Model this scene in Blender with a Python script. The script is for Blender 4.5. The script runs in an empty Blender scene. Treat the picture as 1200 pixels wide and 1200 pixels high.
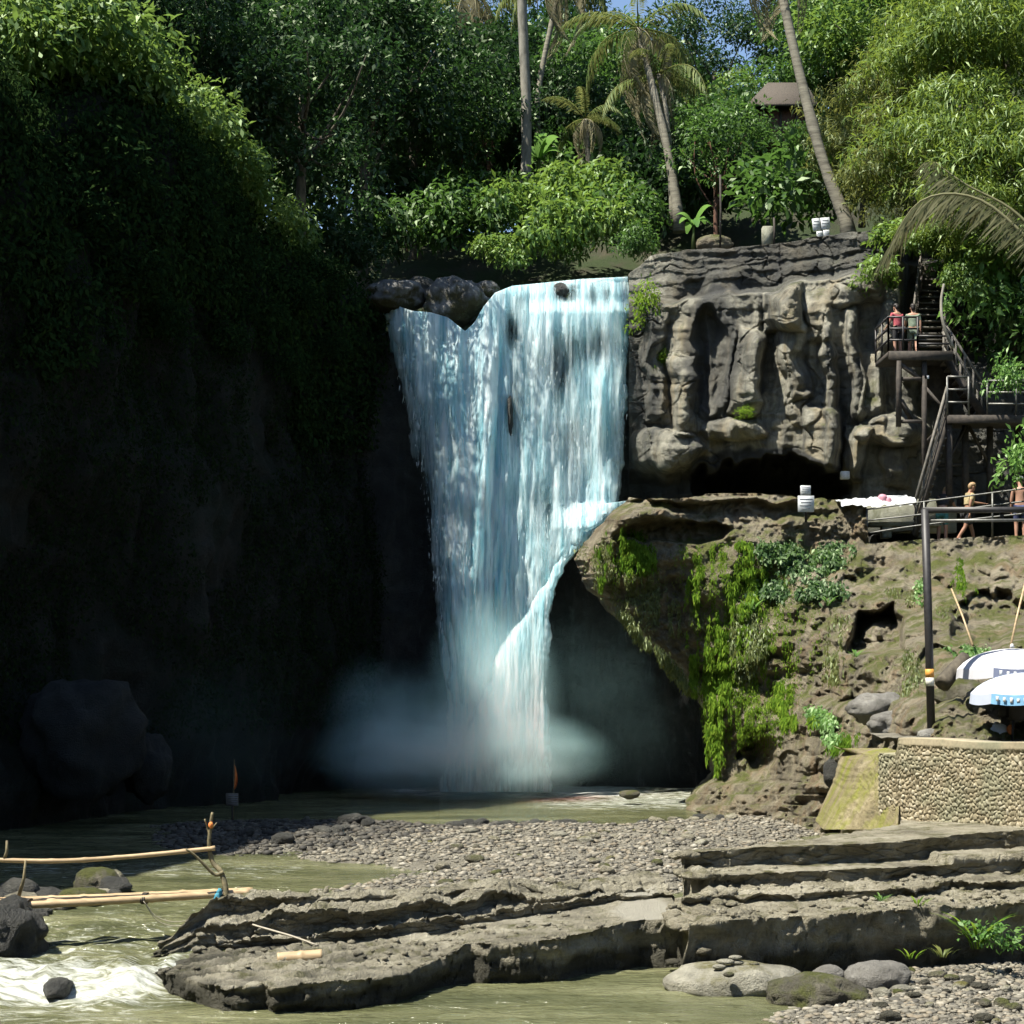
import bpy, bmesh, math, random
import numpy as np
from mathutils import Vector, Matrix
rnd = random.Random(7)
rng = np.random.default_rng(11)
SC = bpy.context.scene
COL = SC.collection
FOC = 2100.0      # focal length in photo pixels (photo 1200 wide)
HC = 3.85         # camera height over the lower river
PI = math.pi

# ------------------------------------------------------------------ measuring helpers
def W(px, py, Y):
    """world point at depth Y on the sight line through photo pixel (px,py)"""
    px = np.asarray(px, float); py = np.asarray(py, float); Y = np.asarray(Y, float)
    px, py, Y = np.broadcast_arrays(px, py, Y)
    return np.stack([(px-600)/FOC*Y, Y, HC-(py-800)/FOC*Y], -1)
def WV(px, py, Y): return Vector(W(px, py, Y).tolist())
def G(px, py, z):
    """world point on the level z seen at photo pixel (px,py)"""
    px = np.asarray(px, float); py = np.asarray(py, float); z = np.asarray(z, float)
    Y = (HC-z)*FOC/(py-800)
    return np.stack([(px-600)/FOC*Y, Y, z+0*Y], -1)

# ------------------------------------------------------------------ noise
def _h(ix, iy, iz, s):
    with np.errstate(over='ignore'):
        n = (ix.astype(np.uint32)*np.uint32(374761393) + iy.astype(np.uint32)*np.uint32(668265263)
             + iz.astype(np.uint32)*np.uint32(2147483647 & 1274126177) + np.uint32((s*2654435761) & 0xffffffff))
        n = (n ^ (n >> np.uint32(13)))*np.uint32(1274126177)
        n = n ^ (n >> np.uint32(16))
    return n.astype(np.float64)/4294967295.0
def vn(x, y, z=0.0, s=0):
    x, y, z = np.broadcast_arrays(np.asarray(x, float), np.asarray(y, float), np.asarray(z, float))
    fx, fy, fz = np.floor(x), np.floor(y), np.floor(z)
    ix, iy, iz = fx.astype(np.int64), fy.astype(np.int64), fz.astype(np.int64)
    u, v, w = x-fx, y-fy, z-fz
    u = u*u*(3-2*u); v = v*v*(3-2*v); w = w*w*(3-2*w)
    def c(a, b, d): return _h(ix+a, iy+b, iz+d, s)
    x00 = c(0,0,0)*(1-u)+c(1,0,0)*u; x10 = c(0,1,0)*(1-u)+c(1,1,0)*u
    x01 = c(0,0,1)*(1-u)+c(1,0,1)*u; x11 = c(0,1,1)*(1-u)+c(1,1,1)*u
    return ((x00*(1-v)+x10*v)*(1-w)+(x01*(1-v)+x11*v)*w)*2-1
def fbm(x, y, z=0.0, o=4, s=0, g=.5, l=2.03):
    a, t, f = 1.0, 0.0, 1.0; n = 0.0
    for i in range(o):
        t = t + a*vn(np.asarray(x)*f+i*17.3, np.asarray(y)*f-i*9.1, np.asarray(z)*f+i*5.7, s+i); n += a
        a *= g; f *= l
    return t/n*1.35
def ridge(x, y, z=0.0, o=4, s=0):
    a, t, f = 1.0, 0.0, 1.0; n = 0.0
    for i in range(o):
        t = t + a*(1-np.abs(vn(np.asarray(x)*f+i*3.3, np.asarray(y)*f+i*7.1, np.asarray(z)*f, s+i))*2); n += a
        a *= .5; f *= 2.1
    return t/n
def worley(x, y, s=0):
    fx, fy = np.floor(x), np.floor(y); ix, iy = fx.astype(np.int64), fy.astype(np.int64)
    d1 = np.full(np.shape(x), 9.0); d2 = d1.copy(); cid = np.zeros(np.shape(x))
    zz = np.zeros_like(ix)
    for a in (-1,0,1):
        for b in (-1,0,1):
            hx = _h(ix+a, iy+b, zz, s); hy = _h(ix+a, iy+b, zz+7, s)
            d = np.hypot(fx+a+hx-x, fy+b+hy-y)
            m = d < d1
            d2 = np.where(m, d1, np.minimum(d2, d)); cid = np.where(m, _h(ix+a, iy+b, zz+3, s), cid); d1 = np.where(m, d, d1)
    return d1, d2, cid
def sst(a, b, x):
    t = np.clip((np.asarray(x, float)-a)/(b-a), 0, 1); return t*t*(3-2*t)
def itp(x, pts): 
    p = np.array(pts, float); return np.interp(x, p[:,0], p[:,1])
def sdf(x, y, poly):
    """signed distance, positive inside"""
    P = np.array(poly, float); n = len(P); d = np.full(np.shape(x), 1e9); ins = np.zeros(np.shape(x), bool)
    for i in range(n):
        a, b = P[i], P[(i+1) % n]; e = b-a
        t = np.clip(((x-a[0])*e[0]+(y-a[1])*e[1])/(e@e+1e-12), 0, 1)
        d = np.minimum(d, np.hypot(x-a[0]-t*e[0], y-a[1]-t*e[1]))
        c = ((a[1] > y) != (b[1] > y)) & (x < (b[0]-a[0])*(y-a[1])/((b[1]-a[1]) or 1e-9)+a[0])
        ins ^= c
    return np.where(ins, d, -d)
class TPS:
    def __init__(self, pts):
        p = np.array(pts, float); self.c = p[:, :2]/100.; n = len(p)
        r = np.hypot(*(self.c[:,None]-self.c[None]).transpose(2,0,1))
        K = np.where(r > 0, r*r*np.log(r+1e-12), 0)+np.eye(n)*1e-3
        Pm = np.c_[np.ones(n), self.c]; A = np.block([[K, Pm], [Pm.T, np.zeros((3,3))]])
        self.w = np.linalg.solve(A, np.r_[p[:,2], 0, 0, 0])
    def __call__(self, x, y):
        x = np.asarray(x)/100.; y = np.asarray(y)/100.
        o = self.w[-3]+self.w[-2]*x+self.w[-1]*y
        for i, (a, b) in enumerate(self.c):
            r2 = (x-a)**2+(y-b)**2; o = o+self.w[i]*.5*r2*np.log(r2+1e-12)
        return o

# ------------------------------------------------------------------ mesh helpers
def new_mesh(name, V, faces, mat=None, smooth=False, attrs=None):
    """V (n,3); faces: list of int arrays, each (k,3) or (k,4)"""
    V = np.asarray(V, np.float32)
    faces = [np.asarray(f, np.int32) for f in (faces if isinstance(faces, (list, tuple)) else [faces])]
    faces = [f for f in faces if len(f)]
    me = bpy.data.meshes.new(name)
    me.vertices.add(len(V)); me.vertices.foreach_set('co', V.ravel())
    li = np.concatenate([f.ravel() for f in faces]); cnt = np.concatenate([np.full(len(f), f.shape[1], np.int32) for f in faces])
    st = np.concatenate([[0], np.cumsum(cnt)[:-1]]).astype(np.int32)
    me.loops.add(len(li)); me.loops.foreach_set('vertex_index', li)
    me.polygons.add(len(cnt)); me.polygons.foreach_set('loop_start', st)
    if smooth is not False:
        me.polygons.foreach_set('use_smooth', np.ones(len(cnt), bool))
    me.update(calc_edges=True)
    for k, a in (attrs or {}).items():
        a = np.asarray(a, np.float32)
        if a.ndim == 1:
            at = me.attributes.new(k, 'FLOAT', 'POINT'); at.data.foreach_set('value', a)
        else:
            at = me.attributes.new(k, 'FLOAT_VECTOR', 'POINT'); at.data.foreach_set('vector', a.ravel())
    if mat: me.materials.append(mat)
    return me
def wloc(o):
    v = Vector((0,0,0))
    while o is not None: v += o.location; o = o.parent
    return v
def link(name, me, parent=None, loc=(0,0,0)):
    o = bpy.data.objects.new(name, me); COL.objects.link(o)
    o.location = loc
    if parent: o.parent = parent
    return o
def make(name, V, faces, mat, parent=None, origin=None, smooth=False, attrs=None):
    """V in world coordinates; the object sits at origin, or under parent (unrotated)"""
    V = np.array(V, float)
    if parent is not None: V = V-np.array(wloc(parent))
    elif origin is not None: V = V-np.array(origin)
    me = new_mesh(name, V, faces, mat, smooth, attrs)
    return link(name, me, parent, origin if (origin is not None and parent is None) else (0,0,0))
def empty(name, loc, label=None, cat=None, group=None):
    o = link(name, None, None, loc); o.empty_display_size = .2
    return tag(o, label, cat, group)
def tag(o, label=None, cat=None, group=None, kind=None):
    for k, v in (('label', label), ('category', cat), ('group', group), ('kind', kind)):
        if v: o[k] = v
    return o
def copy_tree(o, parent=None):
    c = o.copy(); COL.objects.link(c)
    if parent: c.parent = parent
    for ch in list(o.children): copy_tree(ch, c)
    return c
def gridf(nu, nv, wrap=False):
    """quads of a grid stored row-major [v][u]"""
    i = np.arange(nu if wrap else nu-1); j = np.arange(nv-1)
    I, J = np.meshgrid(i, j); I = I.ravel(); J = J.ravel(); K = (I+1) % nu
    return np.stack([J*nu+I, J*nu+K, (J+1)*nu+K, (J+1)*nu+I], -1)
class MB:
    """collects boxes, tubes and blobs for one mesh"""
    def __init__(s): s.V = []; s.Q = []; s.T = []; s.n = 0
    def add(s, V, F):
        V = np.asarray(V, float); F = np.asarray(F)
        (s.Q if F.shape[1] == 4 else s.T).append(F+s.n); s.V.append(V); s.n += len(V); return s
    def box(s, c, d, rz=0, tilt=0, bev=0.0):
        x, y, z = np.array(d)/2.
        b = bev if bev else min(x, y, z)*.12
        pts = []
        for sz in (-1, 1):
            for ins in ((b, 0), (0, b)) if sz < 0 else ((0, b), (b, 0)):
                i, k = ins
                for sx, sy in ((-1,-1),(1,-1),(1,1),(-1,1)): pts.append((sx*(x-i), sy*(y-i), sz*(z-k)))
        P = np.array(pts)
        P[:4,2] = -z; P[4:8,2] = -z+b; P[8:12,2] = z-b; P[12:,2] = z
        if tilt: 
            ct, st_ = math.cos(tilt), math.sin(tilt); P = np.c_[P[:,0]*ct-P[:,2]*st_, P[:,1], P[:,0]*st_+P[:,2]*ct]
        cz, sz_ = math.cos(rz), math.sin(rz)
        P = np.c_[P[:,0]*cz-P[:,1]*sz_, P[:,0]*sz_+P[:,1]*cz, P[:,2]]+np.array(c)
        q = [(3,2,1,0),(12,13,14,15)]
        for L in range(3):
            for i in range(4): q.append((L*4+i, L*4+(i+1)%4, L*4+4+(i+1)%4, L*4+4+i))
        return s.add(P, q)
    def beam(s, a, b, w, h):
        """rectangular bar from a to b, width w (sideways) and height h"""
        a = np.array(a, float); b = np.array(b, float); d = b-a; L = np.linalg.norm(d); d /= L
        up = np.array([0,0,1.]) if abs(d[2]) < .95 else np.array([0,1.,0])
        sx = np.cross(d, up); sx /= np.linalg.norm(sx); uy = np.cross(sx, d)
        P = []
        for t in (a, b):
            for i, j in ((-1,-1),(1,-1),(1,1),(-1,1)): P.append(t+sx*i*w/2+uy*j*h/2)
        return s.add(P, [(0,1,2,3),(7,6,5,4),(0,4,5,1),(1,5,6,2),(2,6,7,3),(3,7,4,0)])
    def tube(s, pts, r, n=8, cap=True):
        p = np.array(pts, float); m = len(p); r = np.broadcast_to(np.asarray(r, float), (m,))
        t = np.gradient(p, axis=0); t /= np.linalg.norm(t, axis=1)[:,None]+1e-9
        ref = np.array([0.,0,1]) if abs(t[0,2]) < .8 else np.array([1.,0,0])
        V = []
        x = np.cross(ref, t[0]); x /= np.linalg.norm(x)
        a = np.arange(n)*2*PI/n
        for i in range(m):
            x = x-t[i]*(x@t[i]); x /= np.linalg.norm(x)+1e-9; y = np.cross(t[i], x)
            V.append(p[i]+r[i]*(np.cos(a)[:,None]*x+np.sin(a)[:,None]*y))
        V = np.concatenate(V); F = gridf(n, m, True)
        if cap:
            V = np.concatenate([V, p[:1], p[-1:]]); k = np.arange(n)
            s.add(V, F)
            base = s.n-len(V)
            s.T.append(np.stack([np.full(n, base+m*n), base+(k+1)%n, base+k], -1))
            s.T.append(np.stack([np.full(n, base+m*n+1), base+(m-1)*n+k, base+(m-1)*n+(k+1)%n], -1))
            return s
        return s.add(V, F)
    def blob(s, c, r, seed=0, amp=.18, sub=2, fr=1.3):
        V, F = ico(sub); d = 1+amp*fbm(V[:,0]*fr+seed, V[:,1]*fr, V[:,2]*fr, 3, seed)
        return s.add(V*d[:,None]*np.array(r)+np.array(c), F)
    def build(s, name, mat, parent=None, origin=None, smooth=False, attrs=None):
        return make(name, np.concatenate(s.V), s.Q+s.T, mat, parent, origin, smooth, attrs)
    def mesh(s, name, mat, smooth=False):
        return new_mesh(name, np.concatenate(s.V), s.Q+s.T, mat, smooth)
_ico = {}
def ico(k):
    if k not in _ico:
        bm = bmesh.new(); bmesh.ops.create_icosphere(bm, subdivisions=k, radius=1)
        bm.verts.ensure_lookup_table()
        V = np.array([v.co[:] for v in bm.verts]); F = np.array([[v.index for v in f.verts] for f in bm.faces]); bm.free()
        _ico[k] = (V, F)
    return _ico[k]
def curve(pts, n=24):
    """Catmull-Rom through points"""
    P = np.array(pts, float); P = np.concatenate([[2*P[0]-P[1]], P, [2*P[-1]-P[-2]]]); out = []
    m = len(P)-3
    for t in np.linspace(0, m-1e-6, n):
        i = int(t); f = t-i; a, b, c, d = P[i:i+4]
        out.append(.5*((2*b)+(-a+c)*f+(2*a-5*b+4*c-d)*f*f+(-a+3*b-3*c+d)*f**3))
    return np.array(out)

# ------------------------------------------------------------------ materials
def nd(nt, t, ins=None, **props):
    n = nt.nodes.new(t)
    for k, v in props.items(): setattr(n, k, v)
    for k, v in (ins or {}).items():
        if isinstance(v, bpy.types.NodeSocket): nt.links.new(v, n.inputs[k])
        else: n.inputs[k].default_value = v
    return n
def ramp(nt, fac, stops):
    n = nt.nodes.new('ShaderNodeValToRGB'); nt.links.new(fac, n.inputs[0]); e = n.color_ramp.elements
    while len(e) < len(stops): e.new(.5)
    for i, (p, c) in enumerate(stops):
        e[i].position = p; e[i].color = (c if len(c) == 4 else (*c, 1)) if hasattr(c, '__len__') else (c, c, c, 1)
    return n.outputs[0]
def mixc(nt, f, a, b, mode='MIX'):
    n = nt.nodes.new('ShaderNodeMix'); n.data_type = 'RGBA'; n.blend_type = mode
    for k, v in ((0, f), (6, a), (7, b)):
        if isinstance(v, bpy.types.NodeSocket): nt.links.new(v, n.inputs[k])
        elif k == 0: n.inputs[0].default_value = v
        else: n.inputs[k].default_value = (*v, 1)
    return n.outputs[2]
def mth(nt, op, a, b=0.0, c=None, clamp=False):
    n = nt.nodes.new('ShaderNodeMath'); n.operation = op; n.use_clamp = clamp
    for i, v in enumerate((a, b) if c is None else (a, b, c)):
        if isinstance(v, bpy.types.NodeSocket): nt.links.new(v, n.inputs[i])
        else: n.inputs[i].default_value = v
    return n.outputs[0]
def new_mat(name):
    m = bpy.data.materials.new(name); m.use_nodes = True; nt = m.node_tree; nt.nodes.clear()
    out = nt.nodes.new('ShaderNodeOutputMaterial'); return m, nt, out
def noise(nt, vec, scale, detail=4, rough=.55, dist=0.0):
    n = nd(nt, 'ShaderNodeTexNoise', {'Scale': scale, 'Detail': detail, 'Roughness': rough, 'Distortion': dist})
    if vec is not None: nt.links.new(vec, n.inputs['Vector'])
    return n.outputs['Fac']
def mapping(nt, vec, sc=(1,1,1), rot=(0,0,0), loc=(0,0,0)):
    n = nd(nt, 'ShaderNodeMapping', {'Scale': sc, 'Rotation': rot, 'Location': loc}); nt.links.new(vec, n.inputs['Vector']); return n.outputs[0]
def rock_mat(name, dark, mid, light, sc=.5, moss=None, moss_amt=.5, moss_col2=None, stain=.5, stain_col=(.03,.03,.025), strata=0.0, warm=None, bump=.5, rough=.85, fine=6., up_moss=.5, tone=False, wet=None, pale=None):  # wet: top of the low dark band, painted shade with some algae stain
    m, nt, out = new_mat(name)
    geo = nd(nt, 'ShaderNodeNewGeometry'); pos = geo.outputs['Position']
    a = noise(nt, pos, sc, 6, .6, .4); b = noise(nt, pos, fine, 6, .7)
    f = mth(nt, 'ADD', mth(nt, 'MULTIPLY', a, .65), mth(nt, 'MULTIPLY', b, .35))
    if strata:
        s = noise(nt, mapping(nt, pos, (.25,.25,5), (.05,.04,0)), 1.0, 5, .6)
        f = mth(nt, 'ADD', f, mth(nt, 'MULTIPLY', mth(nt, 'SUBTRACT', s, .5), strata))
    c = ramp(nt, f, [(.33, dark), (.5, mid), (.66, light)])
    if warm:
        w = ramp(nt, noise(nt, mapping(nt, pos, (1,1,.5), loc=(7,3,1)), sc*1.7, 4), [(.5, 0), (.68, 1)])
        c = mixc(nt, w, c, warm)
    if stain:
        s = noise(nt, mapping(nt, pos, (1.6,1.6,.16), loc=(3,5,2)), 1.0, 5, .6)
        s = ramp(nt, s, [(.45, 0), (.68, stain)])
        c = mixc(nt, s, c, stain_col)
    if moss:
        nz = nd(nt, 'ShaderNodeSeparateXYZ', {0: geo.outputs['Normal']}).outputs[2]
        k = noise(nt, mapping(nt, pos, (1,1,.5), loc=(1,9,4)), sc*1.5, 6, .65)
        k = mth(nt, 'ADD', k, mth(nt, 'MULTIPLY', mth(nt, 'SUBTRACT', nz, .3), up_moss*.25))
        k = ramp(nt, k, [(.62-.28*moss_amt, 0), (.78-.28*moss_amt, 1)])
        mc = mixc(nt, noise(nt, pos, fine*1.3, 3), moss, moss_col2 or tuple(x*.45 for x in moss))
        c = mixc(nt, k, c, mc)
    if wet is not None:                                   # low dark band: shade painted into the fronts, with some wet algae stain
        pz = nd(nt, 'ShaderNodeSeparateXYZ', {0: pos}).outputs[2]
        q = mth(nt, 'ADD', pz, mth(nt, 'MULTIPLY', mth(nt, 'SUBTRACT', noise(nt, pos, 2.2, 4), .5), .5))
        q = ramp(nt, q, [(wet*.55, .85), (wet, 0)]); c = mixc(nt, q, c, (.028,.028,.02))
    if pale:                                              # bare bed of paler stone
        pa = nd(nt, 'ShaderNodeAttribute', attribute_name='pale').outputs['Fac']; c = mixc(nt, pa, c, mixc(nt, noise(nt, pos, 6., 5, .7), tuple(x*.75 for x in pale), pale))
    if tone:                                              # darker cap layer and wet rock by the fall; shade painted into the recesses
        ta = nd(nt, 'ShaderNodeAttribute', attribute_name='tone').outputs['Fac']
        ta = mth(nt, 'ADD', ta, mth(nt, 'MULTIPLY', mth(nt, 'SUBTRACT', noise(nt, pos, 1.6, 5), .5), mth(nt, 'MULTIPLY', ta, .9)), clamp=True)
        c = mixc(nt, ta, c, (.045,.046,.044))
    h = mth(nt, 'ADD', mth(nt, 'MULTIPLY', b, .7), noise(nt, pos, fine*4, 4, .7))
    bp = nd(nt, 'ShaderNodeBump', {'Height': h, 'Strength': bump, 'Distance': .12/max(fine/6., .4)})
    p = nd(nt, 'ShaderNodeBsdfPrincipled', {'Base Color': c, 'Roughness': rough, 'Normal': bp.outputs[0], 'Specular IOR Level': .3})
    nt.links.new(p.outputs[0], out.inputs[0]); return m
def leaf_mat(name, cols, trans=.4, gloss=.06, tcol=None):
    """cols: three leaf colours picked by the leaf's own 'tint'"""
    m, nt, out = new_mat(name)
    a = nd(nt, 'ShaderNodeAttribute', attribute_name='tint').outputs['Fac']
    oi = nd(nt, 'ShaderNodeObjectInfo').outputs['Random']
    a = mth(nt, 'ADD', a, mth(nt, 'MULTIPLY', mth(nt, 'SUBTRACT', oi, .5), .25))
    c = ramp(nt, a, [(.1, cols[0]), (.5, cols[1]), (.9, cols[2])])
    tc = mixc(nt, .6, c, tcol or tuple(min(1, v*2.2) for v in cols[2]))
    d = nd(nt, 'ShaderNodeBsdfDiffuse', {'Color': c}); t = nd(nt, 'ShaderNodeBsdfTranslucent', {'Color': tc})
    g = nd(nt, 'ShaderNodeBsdfGlossy', {'Color': (.6,.7,.5,1), 'Roughness': .5})
    s1 = nd(nt, 'ShaderNodeMixShader', {0: trans, 1: d.outputs[0], 2: t.outputs[0]})
    s2 = nd(nt, 'ShaderNodeMixShader', {0: gloss, 1: s1.outputs[0], 2: g.outputs[0]})
    nt.links.new(s2.outputs[0], out.inputs[0]); return m
def plain(name, col, rough=.6, metal=0.0, var=.25, sc=8., col2=None, bump=0.0, spec=.4, stretch=(1,1,1)):
    m, nt, out = new_mat(name)
    tc = nd(nt, 'ShaderNodeTexCoord').outputs['Object']
    n = noise(nt, mapping(nt, tc, stretch), sc, 5, .6)
    c2 = col2 or tuple(v*(1-var) for v in col)
    c = ramp(nt, n, [(.35, c2), (.62, col)])
    p = nd(nt, 'ShaderNodeBsdfPrincipled', {'Base Color': c, 'Roughness': rough, 'Metallic': metal, 'Specular IOR Level': spec})
    if bump:
        b = nd(nt, 'ShaderNodeBump', {'Height': n, 'Strength': bump, 'Distance': .03}); nt.links.new(b.outputs[0], p.inputs['Normal'])
    nt.links.new(p.outputs[0], out.inputs[0]); return m
# ------------------------------------------------------------------ camera, sun, sky
SUN_EL, SUN_AZ = math.radians(63), math.radians(-28)     # sun at the left, a little in front of the cliffs
SDIR = Vector((-math.cos(SUN_EL)*math.cos(SUN_AZ), math.cos(SUN_EL)*math.sin(SUN_AZ), math.sin(SUN_EL)))
cam = bpy.data.cameras.new('camera'); co = link('camera', cam, None, (0, 0, HC))
co.rotation_euler = (PI/2, 0, 0); cam.sensor_width = 36; cam.lens = FOC/1200*36; cam.shift_y = 200/1200
cam.clip_start = .1; cam.clip_end = 2000; SC.camera = co
sun = bpy.data.lights.new('sun', 'SUN'); sun.energy = 5.0; sun.angle = math.radians(.5); sun.color = (1, .95, .84)
so = link('sun', sun, None, (-30, 40, 60)); so.rotation_euler = SDIR.to_track_quat('Z', 'Y').to_euler()
wd = bpy.data.worlds.new('World'); SC.world = wd; wd.use_nodes = True; wn = wd.node_tree; wn.nodes.clear()
sky = wn.nodes.new('ShaderNodeTexSky'); sky.sky_type = 'NISHITA'; sky.sun_disc = False
sky.sun_elevation = SUN_EL; sky.sun_rotation = math.atan2(SDIR.x, SDIR.y); sky.air_density = 1.0; sky.dust_density = .6; sky.ozone_density = 1.6
bg = wn.nodes.new('ShaderNodeBackground'); bg.inputs[1].default_value = .078
wo = wn.nodes.new('ShaderNodeOutputWorld'); wn.links.new(sky.outputs[0], bg.inputs[0]); wn.links.new(bg.outputs[0], wo.inputs[0])
SC.view_settings.view_transform = 'Standard'; SC.view_settings.look = 'None'; SC.view_settings.exposure = 1.32; SC.view_settings.gamma = 1
SC.render.engine = 'CYCLES'
cy = SC.cycles; cy.max_bounces = 6; cy.diffuse_bounces = 3; cy.glossy_bounces = 2; cy.transmission_bounces = 3; cy.transparent_max_bounces = 14; cy.volume_bounces = 3
cy.use_adaptive_sampling = True; cy.adaptive_threshold = .04; cy.volume_step_rate = 3.0; cy.volume_max_steps = 64; cy.caustics_reflective = False; cy.caustics_refractive = False
cy.use_denoising = True
try: cy.denoiser = 'OPENIMAGEDENOISE'
except Exception: cy.use_denoising = False
cy.sample_clamp_indirect = 4.0

# ------------------------------------------------------------------ palette
M = {}
M['cliff'] = rock_mat('cliff_stone', (.065,.063,.052), (.235,.226,.18), (.42,.4,.32), .7, moss=(.1,.11,.03), moss_amt=.12, stain=.85, stain_col=(.03,.034,.036), warm=(.27,.23,.15), bump=.8, fine=5., tone=True)
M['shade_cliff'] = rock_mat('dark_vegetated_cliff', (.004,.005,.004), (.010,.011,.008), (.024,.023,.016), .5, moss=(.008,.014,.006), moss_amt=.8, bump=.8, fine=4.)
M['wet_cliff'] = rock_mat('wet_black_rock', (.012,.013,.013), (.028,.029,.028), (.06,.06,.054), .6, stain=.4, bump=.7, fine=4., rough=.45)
M['terrace'] = rock_mat('terrace_stone', (.095,.082,.058), (.25,.218,.15), (.4,.355,.26), .9, moss=(.14,.155,.03), moss_amt=.40, moss_col2=(.06,.07,.02), stain=.45, strata=.1, warm=(.25,.185,.11), bump=1., fine=5.)
M['river_rock'] = rock_mat('river_rock', (.12,.11,.08), (.31,.285,.21), (.46,.428,.33), 1.6, moss=(.13,.125,.045), moss_amt=.12, moss_col2=(.08,.08,.04), stain=.2, strata=.4, bump=1., fine=8., wet=.36, pale=(.45,.425,.345))  # its wet band paints shade into the low front faces
M['step_rock'] = rock_mat('step_rock', (.15,.136,.094), (.34,.31,.225), (.48,.445,.34), 1.5, moss=(.14,.13,.045), moss_amt=.12, moss_col2=(.08,.08,.04), stain=.15, strata=.3, bump=1., fine=8., wet=.5)  # wet band here darkens the risers, painted shade as well as damp stone
M['pale_slab'] = rock_mat('pale_slab', (.2,.188,.148), (.29,.275,.22), (.36,.34,.28), 1.2, stain=.1, bump=.4, fine=9.)
M['boulder'] = rock_mat('boulder_stone', (.1,.095,.075), (.22,.21,.165), (.34,.325,.26), 1.2, moss=(.12,.11,.03), moss_amt=.3, stain=.35, bump=.7, fine=8.)
M['grey_boulder'] = rock_mat('grey_boulder', (.085,.08,.07), (.17,.163,.145), (.29,.28,.25), 1.5, stain=.2, bump=.7, fine=8.)
M['dark_boulder'] = rock_mat('dark_boulder', (.02,.021,.02), (.045,.045,.04), (.09,.088,.075), 1.0, stain=.3, bump=.8, fine=6., rough=.55)
M['mossy_boulder'] = rock_mat('mossy_boulder', (.06,.055,.04), (.13,.12,.085), (.24,.22,.17), 2., moss=(.11,.12,.03), moss_amt=.5, bump=1., fine=9.)
M['lip_boulder'] = rock_mat('lip_boulder', (.05,.05,.05), (.12,.12,.115), (.28,.28,.27), 1.1, moss=(.06,.055,.02), moss_amt=.35, stain=.5, bump=.6, fine=5., up_moss=-.8)
M['moss_wall'] = rock_mat('moss_wall', (.14,.12,.07), (.24,.2,.11), (.36,.31,.19), 1.2, moss=(.25,.26,.035), moss_amt=.6, moss_col2=(.15,.155,.035), stain=.2, bump=.8, fine=9., up_moss=0)
M['soil'] = rock_mat('forest_soil', (.015,.015,.009), (.035,.032,.018), (.06,.055,.03), .4, moss=(.03,.05,.012), moss_amt=.7, bump=.6, fine=5.)
M['gravel'] = rock_mat('gravel_ground', (.12,.11,.085), (.2,.185,.145), (.3,.28,.225), 2.5, stain=0, bump=1., fine=14.)
M['concrete'] = rock_mat('old_concrete', (.16,.16,.12), (.25,.25,.19), (.34,.34,.27), 1.5, moss=(.1,.11,.04), moss_amt=.3, stain=.3, bump=.4, fine=9.)
M['bark'] = plain('bark', (.10,.085,.06), .9, col2=(.035,.03,.022), sc=5, bump=.6, stretch=(1,1,.35))
M['bark_red'] = plain('reddish_bark', (.14,.065,.04), .9, col2=(.05,.03,.02), sc=5, bump=.6, stretch=(1,1,.35))
M['palm_bark'] = plain('palm_bark', (.2,.185,.14), .9, col2=(.1,.09,.068), sc=3, bump=.5, stretch=(.6,.6,4))
M['pale_bark'] = plain('pale_bark', (.24,.225,.185), .9, col2=(.1,.095,.075), sc=3, bump=.5, stretch=(1,1,.4))
M['bamboo'] = plain('dry_bamboo', (.42,.31,.18), .5, col2=(.28,.2,.11), sc=6, stretch=(.4,3,3))
M['branch'] = plain('dry_branch', (.2,.165,.09), .8, col2=(.09,.08,.045), sc=14, bump=.4)
M['dark_wood'] = plain('dark_wood', (.055,.045,.035), .8, col2=(.022,.019,.016), sc=7, bump=.3)
M['grey_wood'] = plain('weathered_rail', (.14,.128,.108), .8, col2=(.07,.064,.054), sc=7, bump=.3)
M['black_metal'] = plain('black_metal', (.028,.026,.026), .5, var=.4, sc=12)
M['rail_metal'] = plain('rail_metal', (.12,.12,.11), .45, metal=.4, var=.4, sc=12)
M['white'] = plain('white_board', (.55,.57,.57), .6, var=.15, sc=9)
M['grey_paint'] = plain('grey_lettering', (.2,.21,.22), .7, var=.2)
M['yellow_band'] = plain('yellow_band', (.6,.28,.05), .6, var=.2, sc=10)
M['white_band'] = plain('white_band', (.6,.58,.5), .6, var=.2, sc=10)
M['orange_cloth'] = plain('orange_cloth', (.75,.24,.06), .8, var=.25, sc=10)
M['umbrella'] = plain('umbrella_cloth', (.42,.42,.44), .75, var=.08, sc=3)
M['umbrella_blue'] = plain('pale_blue_cloth', (.38,.42,.5), .75, var=.08, sc=3)
M['band_blue'] = plain('blue_band', (.16,.34,.52), .75, var=.2, sc=8)
M['band_navy'] = plain('navy_panel', (.13,.15,.22), .75, var=.2, sc=8)
M['rope'] = plain('rope', (.32,.29,.23), .9, var=.3, sc=20)
M['teal_rope'] = plain('teal_rope', (.05,.22,.3), .9, var=.3, sc=20)
M['thatch'] = plain('thatch', (.085,.07,.055), .95, col2=(.04,.033,.026), sc=10, bump=.6, stretch=(3,3,.5))
M['hut_wall'] = plain('hut_wall', (.09,.045,.03), .8, col2=(.045,.025,.018), sc=5, stretch=(4,4,.4))
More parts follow.
